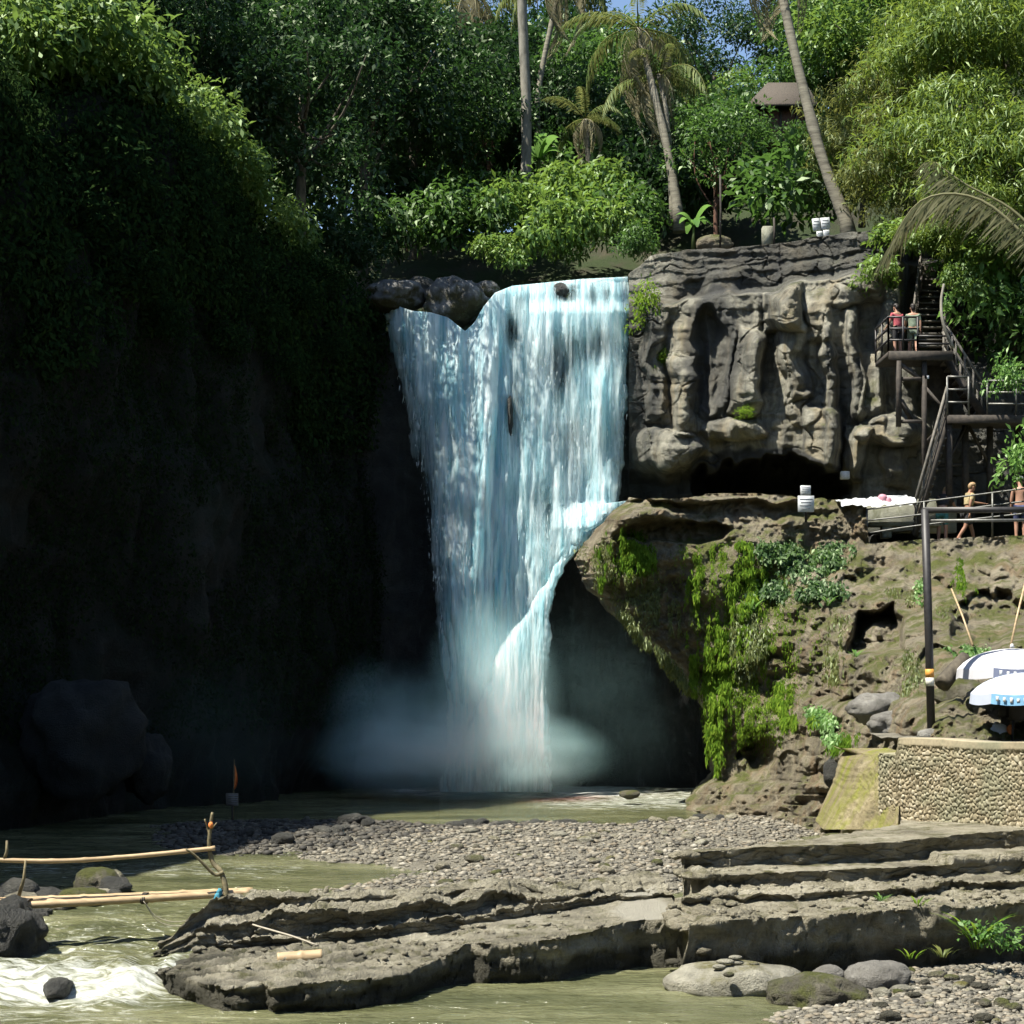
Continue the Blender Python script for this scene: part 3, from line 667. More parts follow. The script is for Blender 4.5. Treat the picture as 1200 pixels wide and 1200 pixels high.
def pebble_mat(name='pebbles', g=1.):
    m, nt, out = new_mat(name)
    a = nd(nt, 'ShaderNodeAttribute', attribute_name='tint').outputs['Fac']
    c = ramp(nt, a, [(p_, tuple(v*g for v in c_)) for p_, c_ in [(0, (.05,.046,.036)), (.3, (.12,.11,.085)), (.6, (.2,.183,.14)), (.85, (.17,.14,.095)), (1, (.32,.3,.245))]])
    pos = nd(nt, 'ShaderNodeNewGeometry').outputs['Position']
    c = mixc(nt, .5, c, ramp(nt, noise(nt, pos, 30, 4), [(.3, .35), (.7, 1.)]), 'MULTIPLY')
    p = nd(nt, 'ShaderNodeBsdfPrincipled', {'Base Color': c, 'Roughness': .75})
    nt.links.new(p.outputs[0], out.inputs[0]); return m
M['pebble'] = pebble_mat(); M['wet_pebble'] = pebble_mat('shade_pebbles', .3)  # second one is a darkened copy, shade painted into the pebble colour
def pebbles(name, n, box, zf, inside, smin, smax, sub, seed, power=2.5, mat='pebble', sm=True):
    r = np.random.default_rng(seed); x = r.uniform(box[0], box[1], n*4); y = r.uniform(box[2], box[3], n*4)
    k = inside(x, y); x, y = x[k][:n], y[k][:n]; n = len(x)
    V0, F0 = ico(sub); nv = len(V0)
    size = smin+(smax-smin)*r.random(n)**power
    R = np.stack([size*r.uniform(.7,1.3,n), size*r.uniform(.6,1.0,n), size*r.uniform(.35,.6,n)], -1)
    a = r.uniform(0, PI, n); jit = 1+r.uniform(-.22, .22, (n, nv))
    P = V0[None]*R[:,None,:]*jit[...,None]
    ca, sa = np.cos(a)[:,None], np.sin(a)[:,None]
    P = np.stack([P[...,0]*ca-P[...,1]*sa, P[...,0]*sa+P[...,1]*ca, P[...,2]], -1)
    P += np.stack([x, y, zf(x, y)+R[:,2]*.35], -1)[:,None,:]
    F = (F0[None]+(np.arange(n)*nv)[:,None,None]).reshape(-1,3)
    o = make(name, P.reshape(-1,3), F, M[mat], smooth=sm, attrs={'tint': np.repeat(r.random(n), nv)})
    tag(o, kind='stuff'); return o
pebbles('gravel', 15000, (-8,8,27,50), bar_z, lambda x,y: sdf(x,y,barw) > -.25, .02, .10, 1, 3, 4.)
pebbles('shaded_gravel', 3500, (-13,3,36,52), bar_z, lambda x,y: sdf(x,y,barl) > -.3, .03, .14, 1, 4, mat='wet_pebble')  # wet_pebble is the darkened copy, shade painted into the colour
def on_rock(zf, lo):
    return lambda x, y: (zf(x, y) > lo) & (fbm(x*1.6, y*2.2, 0, 3, 77) > -.05)
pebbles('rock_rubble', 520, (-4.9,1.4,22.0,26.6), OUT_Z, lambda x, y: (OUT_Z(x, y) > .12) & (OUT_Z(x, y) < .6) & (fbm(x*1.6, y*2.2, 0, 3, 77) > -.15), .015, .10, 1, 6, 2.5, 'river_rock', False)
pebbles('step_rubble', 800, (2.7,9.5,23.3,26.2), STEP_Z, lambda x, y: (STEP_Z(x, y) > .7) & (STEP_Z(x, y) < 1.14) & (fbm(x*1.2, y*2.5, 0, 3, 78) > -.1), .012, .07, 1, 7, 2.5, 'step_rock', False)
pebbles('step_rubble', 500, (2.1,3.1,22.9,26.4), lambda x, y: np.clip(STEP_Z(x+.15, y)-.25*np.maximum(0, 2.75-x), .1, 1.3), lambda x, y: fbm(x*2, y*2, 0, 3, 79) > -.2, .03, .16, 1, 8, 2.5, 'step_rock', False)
pebbles('bank_gravel', 6500, (2.4,9.5,19.3,24.4), bar2_z, lambda x,y: sdf(x,y,bar2) > -.1, .012, .06, 2, 5)

# ------------------------------------------------------------------ river
def river():
    xs = np.concatenate([np.linspace(-40,-14,16), np.linspace(-13.5,12,260), np.linspace(13,40,16)])
    ys = np.concatenate([np.linspace(-60,17,20), np.linspace(17.5,30,260), np.linspace(30.1,64,260)])
    X, Y = np.meshgrid(xs, ys)
    edge = 22.55+.5*fbm(X*.5, .3, 0, 3, 44)+.25*(X+5)*sst(-6, -9, X)+1.2*sst(-4.75, -4.1, X)+1.6*sst(-3.9, -1.2, X)+1.6*sst(.5, 2.4, X)
    t = sst(-.85, .55, Y-edge)
    Z = .25*t
    rap = np.exp(-((Y-edge+.25)/.95)**2)*sst(-3.6, -4.4, X)
    Z += rap*(.13*ridge(X*1.7, Y*1.0, 0, 4, 45)+.07*fbm(X*5, Y*3, 0, 4, 46))
    near = np.exp(-((Y-24)/7.)**2)
    Z += .016*fbm(X*1.1, Y*2.2, 0, 3, 47)*(.5+near)+.014*fbm(X*2.8, Y*6.5, 0, 3, 49)*(.4+near)*(1+2*sst(-2,-5,X)*t)+.045*sst(54, 58, Y)*fbm(X*.9, Y*1.6, 0, 3, 48)
    foam = .66*np.exp(-((Y-edge+.3)/.7)**2)*sst(-3.4, -4.6, X)
    foam += .3*np.exp(-((Y-edge+1.6)/1.2)**2)*sst(-2.0, -4.2, X)
    foam += .3*sst(-2.5, -5.5, X)*sst(31, 24, Y)*sst(edge-.3, edge+.6, Y)
    foam += .3*np.exp(-((Y-34.5)/2.2)**2)*sst(-3, -5, X)
    foam += (.55+.5*fbm(X*.8, Y*.8, 0, 3, 88))*sst(54.5, 59, Y)*sst(5.5, 2.0, np.abs(X+.4))+.5*sst(47, 54, Y)*sst(-1, 2, X)
    foam += .12
    o = make('river', np.stack([X,Y,Z],-1).reshape(-1,3), gridf(len(xs), len(ys)), M['water'], smooth=True, attrs={'foam': foam.ravel()})
    tag(o, kind='structure')
def water_mat():
    m, nt, out = new_mat('river_water')
    pos = nd(nt, 'ShaderNodeNewGeometry').outputs['Position']
    n1 = noise(nt, mapping(nt, pos, (1.2,3.2,1)), 1.0, 5, .6, .6); n2 = noise(nt, mapping(nt, pos, (3.5,8,1)), 1.0, 4, .6, .4)
    h = mth(nt, 'ADD', n1, mth(nt, 'MULTIPLY', n2, .4))
    bp = nd(nt, 'ShaderNodeBump', {'Height': h, 'Strength': .8, 'Distance': .22})
    c = ramp(nt, noise(nt, mapping(nt, pos, (.5,1.5,1)), .6, 4), [(.3, (.05,.055,.026)), (.5, (.088,.092,.045)), (.7, (.145,.146,.08))])
    f = nd(nt, 'ShaderNodeAttribute', attribute_name='foam').outputs['Fac']
    fn = noise(nt, mapping(nt, pos, (1.4,4.5,2), (0,0,.25)), 1.6, 7, .72, .8)
    k = ramp(nt, mth(nt, 'ADD', mth(nt, 'MULTIPLY', f, .42), fn), [(.70, 0), (.98, 1)])
    w = nd(nt, 'ShaderNodeBsdfPrincipled', {'Base Color': c, 'Roughness': .1, 'IOR': 1.33, 'Normal': bp.outputs[0]})
    bf = nd(nt, 'ShaderNodeBump', {'Height': fn, 'Strength': .8, 'Distance': .1})
    fo = nd(nt, 'ShaderNodeBsdfPrincipled', {'Base Color': (.6,.62,.57,1), 'Roughness': .6, 'Normal': bf.outputs[0]})
    s = nd(nt, 'ShaderNodeMixShader', {0: k, 1: w.outputs[0], 2: fo.outputs[0]})
    nt.links.new(s.outputs[0], out.inputs[0]); return m
M['water'] = water_mat(); river()
# ------------------------------------------------------------------ waterfall
def fall_mat():
    m, nt, out = new_mat('falling_water')
    fl = nd(nt, 'ShaderNodeAttribute', attribute_name='flow').outputs['Vector']
    de = nd(nt, 'ShaderNodeAttribute', attribute_name='dens').outputs['Fac']
    a = noise(nt, mapping(nt, fl, (3.3,.22,1)), 1.0, 5, .62, .35); b = noise(nt, mapping(nt, fl, (10,.6,1)), 1.0, 5, .65, .5)
    c = noise(nt, mapping(nt, fl, (32,2.6,1)), 1.0, 3, .6, .3)
    s = mth(nt, 'ADD', mth(nt, 'ADD', mth(nt, 'MULTIPLY', a, .56), mth(nt, 'MULTIPLY', b, .38)), mth(nt, 'MULTIPLY', c, .06))
    k = mth(nt, 'ADD', s, mth(nt, 'MULTIPLY', mth(nt, 'SUBTRACT', de, .5), .7))
    al = ramp(nt, k, [(.26, 0), (.58, 1)])
    col = ramp(nt, s, [(.34, (.22,.68,.8)), (.55, (.85,.97,.99))])
    bp = nd(nt, 'ShaderNodeBump', {'Height': s, 'Strength': 1., 'Distance': .6})
    d = nd(nt, 'ShaderNodeBsdfDiffuse', {'Color': col, 'Normal': bp.outputs[0]}); t = nd(nt, 'ShaderNodeBsdfTranslucent', {'Color': col})
    m1 = nd(nt, 'ShaderNodeMixShader', {0: .45, 1: d.outputs[0], 2: t.outputs[0]})
    tr = nd(nt, 'ShaderNodeBsdfTransparent')
    m2 = nd(nt, 'ShaderNodeMixShader', {0: al, 1: tr.outputs[0], 2: m1.outputs[0]})
    nt.links.new(m2.outputs[0], out.inputs[0]); return m
M['fall'] = fall_mat()
M['spray'] = plain('spray_drops', (.85,.9,.92), .6, var=.1, sc=3)
FL_L = [(300,440),(352,446),(380,452),(450,466),(520,479),(600,492),(680,503),(750,513),(830,522),(925,516)]
FL_R = [(300,739),(330,739),(400,741),(470,737),(540,732),(585,728),(600,718),(620,698),(640,680),(660,662),(690,650),(720,644),(800,640),(860,642),(925,648)]
LIP = [(440,352),(462,357),(482,364),(505,366),(525,372),(545,388),(556,378),(566,360),(580,343),(600,335),(640,331),(680,327),(741,324)]
def fall_sheet(name, parent, x0f, x1f, topf, botf, depth, densf, nu, nv, seed, amp=.22):
    """sheet of water between two flow lines; all in photo pixels, each with a real depth"""
    u = np.linspace(0, 1, nu); v = np.linspace(0, 1, nv); U, V = np.meshgrid(u, v)
    Tp = topf(U); PY = Tp+(botf(U)-Tp)*V
    for _ in range(3):
        a_ = x0f(PY)+sst(340, 420, PY)*(5*fbm(PY/38., seed*.7, 0, 3, seed+40)+2*fbm(PY/9., seed*.3, 0, 2, seed+41)); b_ = x1f(PY)+sst(340, 420, PY)*(4*fbm(PY/34., seed*.9, 0, 3, seed+42)+2*fbm(PY/8., seed*.2, 0, 2, seed+43))
        PX = a_+(b_-a_)*U; Tp = topf(PX, True) if topf.__code__.co_argcount > 1 else Tp; PY = Tp+(botf(U)-Tp)*V
    Yd = depth(PX, PY, U, V)
    len_m = (PY-Tp)/FOC*59.; wid = (PX-600)/FOC*59.
    Yd = Yd-amp*fbm(wid*1.3, len_m*.16+seed, 0, 3, seed)-.55*amp*fbm(wid*4.5, len_m*.7, seed, 3, seed+3)
    P = W(PX, PY, Yd)
    de = densf(PX, PY, U, V)
    # run back over the lip
    back = np.stack([P[0]+np.array([0, d, .03*d]) for d in (2.2, 1.4, .7, .25)])
    P = np.concatenate([back, P]); de = np.concatenate([np.repeat(de[:1], 4, 0), de])
    fl = np.stack([wid, len_m, np.zeros_like(wid)+seed], -1)
    flb = np.stack([np.stack([wid[0], -np.full(nu, d), np.zeros(nu)+seed], -1) for d in (2.2,1.4,.7,.25)])
    fl = np.concatenate([flb, fl])
    return make(name, P.reshape(-1,3), gridf(nu, nv+4), M['fall'], parent, smooth=True, attrs={'flow': fl.reshape(-1,3), 'dens': de.ravel()})
def gs(x, y, cx, cy, rx, ry): return np.exp(-((x-cx)/rx)**2-((y-cy)/ry)**2)
WF = empty('waterfall', tuple(W(580,925,58.5)), 'tall white waterfall pouring over the cliff lip into the shaded pool', 'waterfall')
L_ = lambda y: itp(y, FL_L); R_ = lambda y: itp(y, FL_R); TOP = lambda x, px=False: itp(x, LIP) if px else itp(440+x*300, LIP)
BOT = lambda u: np.full_like(u, 928.)
def main_depth(PX, PY, U, V):
    drop = np.maximum(PY-330, 0)
    Y = 61.5-3.2*np.sqrt(np.clip(drop/600., 0, 1))-.25*sst(0, 14, drop)
    Y -= .55*sst(350, 366, PY)*sst(600, 640, PX)*np.exp(-np.maximum(PY-366, 0)/90.)          # water thrown off the second ledge
    Y -= 1.4*sst(585, 620, PY)*sst(600, 690, PX)                                            # stream that strikes the terrace
    Y -= .8*gs(PX, PY, 545, 620, 45, 260)
    Y += .8*np.exp(-U/.03)+.5*np.exp(-(1-U)/.03)
    return Y
def main_dens(PX, PY, U, V):
    d = .78+0*PX
    d -= .62*np.exp(-U/.028)*sst(350, 450, PY)+.13*np.exp(-U/.16)*sst(370, 520, PY)*sst(860, 700, PY)
    d += .16*fbm(PX/16., PY/90., 0, 3, 61)-.15*sst(830, 930, PY)
    d -= .6*np.exp(-(1-U)/.018)
    d -= .40*gs(PX, PY, 650, 425, 30, 40)+.34*gs(PX, PY, 662, 515, 34, 50)+.4*gs(PX, PY, 600, 475, 10, 55)+.42*gs(PX, PY, 700, 405, 26, 30)
    d -= .55*gs(PX, PY, 598, 388, 12, 26)+.28*gs(PX, PY, 640, 600, 34, 40)
    d -= .42*gs(PX, PY, 657, 342, 12, 14)+.45*gs(PX, PY, 693, 346, 7, 18)+.4*gs(PX, PY, 711, 343, 7, 20)+.3*gs(PX, PY, 670, 345, 10, 12)+.2*gs(PX,PY,610,352,12,14)
    d -= .35*gs(PX, PY, 500, 650, 22, 150)
    d += .25*gs(PX, PY, 560, 520, 36, 180)+.2*gs(PX, PY, 560, 760, 40, 140)
    d -= .9*sst(640, 700, PX)*sst(700, 690, PY)*0
    return d
fall_sheet('curtain', WF, L_, R_, TOP, BOT, main_depth, main_dens, 200, 330, 1)
fall_sheet('curtain', WF, lambda y: L_(y)+6, lambda y: R_(y)-5, TOP, BOT, lambda a,b,c,d: main_depth(a,b,c,d)-.4, lambda a,b,c,d: main_dens(a,b,c,d)-.1, 160, 300, 5, .4)
fall_sheet('curtain', WF, lambda y: L_(y)+14, lambda y: R_(y)-4, TOP, BOT, lambda a,b,c,d: main_depth(a,b,c,d)-.8, lambda a,b,c,d: main_dens(a,b,c,d)-.2, 140, 260, 9, .5)
# lower cascade that glances off the terrace and sweeps down to the left
CL = [(585,700),(600,690),(640,664),(680,640),(720,612),(760,586),(800,566),(850,545),(925,522)]
CR = [(585,742),(600,722),(620,699),(640,681),(660,664),(690,651),(720,645),(800,642),(860,645),(925,656)]
ctop = lambda x, px=False: itp(x, [(690,592),(742,586)]) if px else 590+0*x
fall_sheet('lower_cascade', WF, lambda y: itp(y, CL), lambda y: itp(y, CR), ctop, BOT, lambda PX,PY,U,V: 57.6-2.2*np.clip((PY-590)/300, 0, 1)**.8+.5*np.exp(-U/.15)+.5*np.exp(-(1-U)/.08),
           lambda PX,PY,U,V: .52+.42*np.exp(-((U-.2)/.3)**2)+.2*fbm(PX/9., PY/30., 0, 3, 5)-.6*np.exp(-U/.09)-.3*np.exp(-(1-U)/.05)+.05*V-.5*sst(.78, 1, V), 110, 220, 13, .25)
# torn strands and drops along the edges
def strands():
    r = np.random.default_rng(4); n = 900
    py = 345+580*r.random(n)**.9; side = r.random(n)
    l = L_(py); rr = R_(py)
    px = np.where(side < .62, l-10+38*r.random(n)**1.6, np.where(side < .8, rr-14*r.random(n)+3, l+(rr-l)*r.random(n)))
    keep = py > itp(px, LIP)+8; px, py = px[keep], py[keep]; n = len(px)
    U = np.clip((px-L_(py))/(R_(py)-L_(py)), 0, 1)
    Y = main_depth(px, py, U, U)-r.uniform(-.1, 1.1, n)
    P = W(px, py, Y); w = r.uniform(.005, .016, n)[:,None]; h = r.uniform(.15, .8, n)[:,None]*(.4+.6*(py[:,None]-340)/500)
    a = r.uniform(0, PI, n); dx = np.c_[np.cos(a), np.sin(a), 0*a]*w
    dz = np.c_[r.normal(0,.03,n)+.04*(px-600)/150., 0*a, -np.ones(n)]*h
    V = np.stack([P, P+dz*.6+dx, P+dz, P+dz*.6-dx], 1).reshape(-1,3)
    o = make('strands', V, np.arange(n*4).reshape(-1,4), M['spray'], WF); o['kind'] = 'stuff'
# white water: torn lumps that catch the light in front of the sheets
def white_water(name, n, xf0, xf1, yf, depth, dens, seed, smin, smax, y0=326, y1=925, stretch=(4.,14.)):
    r = np.random.default_rng(seed); py = y0+(y1-y0)*r.random(n); u = r.random(n); px = xf0(py)+(xf1(py)-xf0(py))*u
    wid = (px-600)/FOC*59.; ln = (py-330)/FOC*59.
    st = fbm(wid*2.6, ln*.35, 0, 3, 31)+.5*fbm(wid*8, ln*1.0, 0, 2, 33)
    keep = (py > yf(px)+1) & (r.random(n) < np.clip(dens(px, py, u, u)*1.1+.75*st-.3, 0, 1)); px, py, u = px[keep], py[keep], u[keep]; n = len(px)
    Y = depth(px, py, u, u)-r.uniform(.0, .75, n)*sst(325, 420, py)-.1; C = W(px, py, Y)
    V0, F0 = ico(1); nv = len(V0); s_ = smin+(smax-smin)*r.random(n)**2.5; k = r.uniform(*stretch, n)*(.5+.5*sst(330, 480, py))
    R = np.stack([s_*r.uniform(.7,1.3,n), s_, s_*k], -1); P = V0[None]*R[:,None,:]*(1+r.uniform(-.3,.3,(n,nv)))[...,None]
    P[...,0] += P[...,2]*r.normal(0,.08,n)[:,None]
    P += C[:,None,:]; F = (F0[None]+(np.arange(n)*nv)[:,None,None]).reshape(-1,3)
    o = make(name, P.reshape(-1,3), F, M['foam'], WF, smooth=True); o['kind'] = 'stuff'
def foam_mat():
    m, nt, out = new_mat('white_water'); c = (.9,.95,.95,1)
    d = nd(nt, 'ShaderNodeBsdfDiffuse', {'Color': c}); t = nd(nt, 'ShaderNodeBsdfTranslucent', {'Color': c}); tr = nd(nt, 'ShaderNodeBsdfTransparent')
    m1 = nd(nt, 'ShaderNodeMixShader', {0: .5, 1: d.outputs[0], 2: t.outputs[0]}); m2 = nd(nt, 'ShaderNodeMixShader', {0: .85, 1: tr.outputs[0], 2: m1.outputs[0]})
    nt.links.new(m2.outputs[0], out.inputs[0]); return m
M['foam'] = foam_mat()
white_water('white_water', 16000, L_, R_, lambda x: itp(x, LIP), main_depth, main_dens, 51, .004, .014)
# mist at the foot of the fall
def mist_mat(name, d, seed, col=(.56,.93,.97,1)):
    m, nt, out = new_mat(name)
    tc = nd(nt, 'ShaderNodeTexCoord'); g = tc.outputs['Generated']
    q = nd(nt, 'ShaderNodeVectorMath', {0: g, 1: (.5,.5,.42)}, operation='SUBTRACT').outputs[0]
    q = nd(nt, 'ShaderNodeVectorMath', {0: q, 1: (2.,2.,1.75)}, operation='MULTIPLY').outputs[0]
    L = nd(nt, 'ShaderNodeVectorMath', {0: q}, operation='LENGTH').outputs['Value']
    n = noise(nt, mapping(nt, g, (4.5,3,3.2), loc=(seed,0,0)), 1.0, 3, .55)
    f = nd(nt, 'ShaderNodeMapRange', {0: L, 1: .95, 2: .0, 3: 0., 4: 1.}, interpolation_type='SMOOTHSTEP').outputs[0]
    f = mth(nt, 'MULTIPLY', f, mth(nt, 'MULTIPLY_ADD', n, 3.0, -.75, clamp=False)); f = mth(nt, 'MAXIMUM', f, 0.)
    v = nd(nt, 'ShaderNodeVolumeScatter', {'Color': col, 'Density': mth(nt, 'MULTIPLY', f, d), 'Anisotropy': .2})
    nt.links.new(v.outputs[0], out.inputs['Volume']); return m
def mist(px, py, Y, rx, ry, rz, d, seed):
    V, F = ico(4); c = W(px, py, Y); P = V*np.array([rx, ry, rz])+c
    P[:,2] = np.maximum(P[:,2], .3) if py > 700 else P[:,2]
    return P, F, mist_mat('mist', d, seed)
for i, a in enumerate([(540,925,54.8,5.4,3.0,3.0,1.0,3),(575,880,55.2,2.6,2.2,5.6,.95,5),(440,910,56.0,2.3,2.0,4.4,.34,9),(490,910,55.6,3.2,2.4,4.0,.36,15),(670,885,56.8,6.4,2.6,6.0,.03,12),(190,890,50.5,6.5,4.0,4.0,.022,31)]):
    P, F, mm = mist(*a); o = make('spray_mist', P, F, mm, origin=tuple(W(a[0], 925, a[2])), smooth=True); tag(o, kind='stuff')
# ------------------------------------------------------------------ leaves
M['leaf_dark'] = leaf_mat('dark_broad_leaf', ((.003,.013,.005), (.009,.03,.009), (.025,.06,.014)), .3)
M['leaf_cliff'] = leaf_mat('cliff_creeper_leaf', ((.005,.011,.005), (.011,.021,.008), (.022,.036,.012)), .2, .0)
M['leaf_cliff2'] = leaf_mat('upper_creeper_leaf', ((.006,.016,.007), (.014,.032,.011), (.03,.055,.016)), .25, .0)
M['leaf_crest'] = leaf_mat('sunny_creeper_leaf', ((.03,.08,.016), (.065,.13,.024), (.12,.18,.035)), .4)
M['leaf_mid'] = leaf_mat('mid_green_leaf', ((.010,.035,.008), (.027,.074,.014), (.062,.122,.022)), .4)
M['leaf_bright'] = leaf_mat('bright_leaf', ((.03,.08,.014), (.065,.14,.022), (.125,.19,.032)), .4)
M['leaf_feather'] = leaf_mat('feathery_leaf', ((.04,.08,.012), (.09,.145,.02), (.155,.205,.03)), .4)
M['leaf_olive'] = leaf_mat('olive_leaf', ((.045,.065,.015), (.09,.11,.025), (.15,.16,.04)), .4)
M['leaf_moss'] = leaf_mat('hanging_moss_leaf', ((.035,.08,.012), (.085,.16,.018), (.165,.245,.03)), .35, .0)
M['leaf_fresh'] = leaf_mat('fresh_leaf', ((.04,.1,.02), (.07,.17,.03), (.14,.25,.06)), .4)
M['palm_leaf'] = leaf_mat('palm_leaflet', ((.035,.06,.015), (.07,.1,.025), (.15,.16,.05)), .35, .02)
M['palm_dry'] = leaf_mat('dry_palm_leaflet', ((.1,.09,.05), (.19,.17,.1), (.3,.27,.17)), .3, .02)
M['palm_old'] = leaf_mat('old_palm_leaflet', ((.05,.055,.025), (.1,.1,.05), (.19,.18,.1)), .3, .02)
def unit(v): return v/(np.linalg.norm(v, axis=-1, keepdims=True)+1e-9)
def leaf_quads(P, D, N, L, wd, droop=.15):
    """four-cornered leaves: base P, direction D, face normal about N"""
    S = unit(np.cross(D, N)); N2 = np.cross(S, D); L = L[:,None]; w = (wd*L[:,0])[:,None] if np.ndim(wd) == 0 else wd[:,None]
    mid = P+D*L*.45+N2*L*.06
    tip = P+D*L-N2*L*droop
    return np.stack([P, mid+S*w*.5, tip, mid-S*w*.5], 1)
def shell_leaves(r, clumps, leaf, aspect=.42, per=190, low=-.35, updown=-.25, jitter=.65, fill=.55, droop=.18):
    """leaves spread through the outer volume of ellipsoid clumps [(x,y,z,rx,ry,rz)]"""
    Ps, Ds, Ns, Ls, Ts = [], [], [], [], []
    for (x,y,z,rx,ry,rz) in clumps:
        n = max(12, int(per*(rx*ry+rx*rz+ry*rz)/3.))
        d = unit(r.normal(size=(int(n*1.5),3))); d = d[d[:,2] > low-.5*r.random(len(d))][:n]; n = len(d)
        q = fill+(1.05-fill)*r.random(n)**.6
        lump = 1+.28*fbm(d[:,0]*2.2+x, d[:,1]*2.2+y, d[:,2]*2.2+z, 2, 7)
        P = d*np.array([rx,ry,rz])*(q*lump)[:,None]+np.array([x,y,z])
        D = unit(d*.75+r.normal(size=(n,3))*jitter+np.array([0,0,updown])); N = unit(d*.5+np.array([0,0,.8])+r.normal(size=(n,3))*.45)
        Ps.append(P); Ds.append(D); Ns.append(N); Ls.append(leaf*r.uniform(.6,1.25,n)); Ts.append(np.clip(r.normal(.5,.2,n)+r.normal(0,.1),0,1))
    P, D, N, L, T = map(np.concatenate, (Ps,Ds,Ns,Ls,Ts))
    return leaf_quads(P, D, N, L, aspect, droop).reshape(-1,3), np.repeat(T, 4)
def quads(n): return np.arange(n).reshape(-1,4)
def crown_mesh(name, clumps, leaf, mat, seed, **k):
    r = np.random.default_rng(seed); V, T = shell_leaves(r, clumps, leaf, **k)
    return new_mesh(name, V, quads(len(V)), mat, False, {'tint': T})
def clump_crown(seed, n, R, H, cr, zc, flat=.75):
    """clump list of a crown of radius R, height H, centred at zc"""
    r = np.random.default_rng(seed); out = []
    for i in range(n):
        d = unit(r.normal(size=3)); q = .35+.65*r.random()**.5
        s = cr*r.uniform(.65,1.35)
        out.append((d[0]*R*q, d[1]*R*q, zc+d[2]*H*.5*q, s*r.uniform(.85,1.2), s*r.uniform(.85,1.2), s*flat*r.uniform(.8,1.1)))
    return out
def trunk_mesh(name, h, r0, r1, mat, seed, limbs, lean=(0,0), n=9):
    """tapered trunk with limbs that run to the clump centres"""
    r = np.random.default_rng(seed); b = MB()
    z = np.linspace(-.6, h, 12); t = np.clip(z/h, 0, 1)
    P = np.stack([lean[0]*t+.12*np.sin(t*5+seed)*t, lean[1]*t+.12*np.cos(t*4+seed)*t, z], -1)
    b.tube(P, r0+(r1-r0)*t+.5*r0*np.exp(-(z+.6)/.5), n)
    for c in limbs:
        c = np.array(c[:3]); s = r.uniform(.62,.97); a = P[int(s*11)]
        m = (a+c)/2+np.array([0,0,-.2])+r.normal(size=3)*.2
        b.tube(curve([a, m, c], 7), np.linspace(r1*.75, r1*.18, 7), 6)
    return b.mesh(name, mat, True)
def make_tree(kind, name, trunk_h, R, H, ncl, cr, leaf, lmat, bmat, seed, r0=.25, flat=.75, **k):
    cl = clump_crown(seed, ncl, R, H, cr, trunk_h+H*.25, flat)
    tm = trunk_mesh('trunk', trunk_h+.2*H, r0, r0*.45, bmat, seed, cl[:10])
    cm = crown_mesh('crown', cl, leaf, lmat, seed, **k)
    return (name, tm, cm)
TREES = {
 'dense': make_tree('d', 'broadleaf_tree', 6.5, 3.6, 6.5, 34, 1.25, .3, M['leaf_dark'], M['bark'], 3, per=250),
 'dense2': make_tree('d', 'broadleaf_tree', 6.0, 3.4, 7.5, 36, 1.15, .27, M['leaf_dark'], M['bark'], 33, per=260),
 'mid': make_tree('m', 'broadleaf_tree', 7.5, 3.3, 6.0, 28, 1.15, .3, M['leaf_mid'], M['bark'], 5, per=230),
 'bright': make_tree('b', 'broadleaf_tree', 6.0, 3.2, 5.5, 28, 1.05, .28, M['leaf_bright'], M['pale_bark'], 8, per=230),
 'olive': make_tree('o', 'broadleaf_tree', 8.0, 3.0, 6.0, 24, 1.05, .26, M['leaf_olive'], M['pale_bark'], 12, per=240),
 'slender': make_tree('s', 'slender_tree', 10., 2.2, 5.0, 16, .95, .27, M['leaf_mid'], M['bark_red'], 15, r0=.16, per=230),
 'feather': make_tree('f', 'feathery_tree', 3.2, 2.6, 4.6, 46, 1.0, .34, M['leaf_feather'], M['bark'], 18, r0=.12, flat=.42, per=330, aspect=.16, updown=-.55, droop=.3, low=-.2),
 'feather2': make_tree('f', 'feathery_tree', 2.8, 2.4, 4.0, 40, .95, .32, M['leaf_olive'], M['bark'], 19, r0=.12, flat=.4, per=330, aspect=.18, updown=-.5, droop=.3, low=-.2),
}
def tree(kind, px, Y, ytop, scale, label, group=None, rz=None, zbase=None, thin=1.0):
    """tree whose crown top is seen at photo row ytop"""
    name, tm, cm = TREES[kind]
    x = (px-600)/FOC*Y; zb = float(plateau(x, Y)) if zbase is None else zbase
    ztop = HC-(ytop-800)/FOC*Y; bb = max(v.co.z for v in cm.vertices) if 'zt' not in cm else cm['zt']; cm['zt'] = bb
    e = empty(name, (x, Y, zb), label, 'tree', group); s = scale
    zt = (ztop-zb)/(bb*s)
    e.scale = (s, s, 1); e.rotation_euler = (0, 0, rnd.uniform(0, 6.28) if rz is None else rz)
    t = link('trunk', tm, e); c = link('crown', cm, e)
    # trunk stretches to the crown, the crown keeps its own proportion
    lift = (ztop-zb)-bb*s; c.scale = (1, 1, s); c.location = (0, 0, lift); t.scale = (1, 1, max(.25, (lift+bb*s*.75)/ (bb*.75)))
    return e
def bush_mesh(seed, R, H, ncl, cr, leaf, mat, **k):
    r = np.random.default_rng(seed); cl = []
    for i in range(ncl):
        a = r.uniform(0, 2*PI); q = r.random()**.6; h = r.random()
        s = cr*r.uniform(.7,1.3); cl.append((R*q*math.cos(a)*(1-.4*h), R*q*math.sin(a)*(1-.4*h), H*(.15+.75*h*(1-.4*q)), s, s, s*.75))
    V, T = shell_leaves(r, cl, leaf, **k); return new_mesh('leafy_bush', V, quads(len(V)), mat, False, {'tint': T})
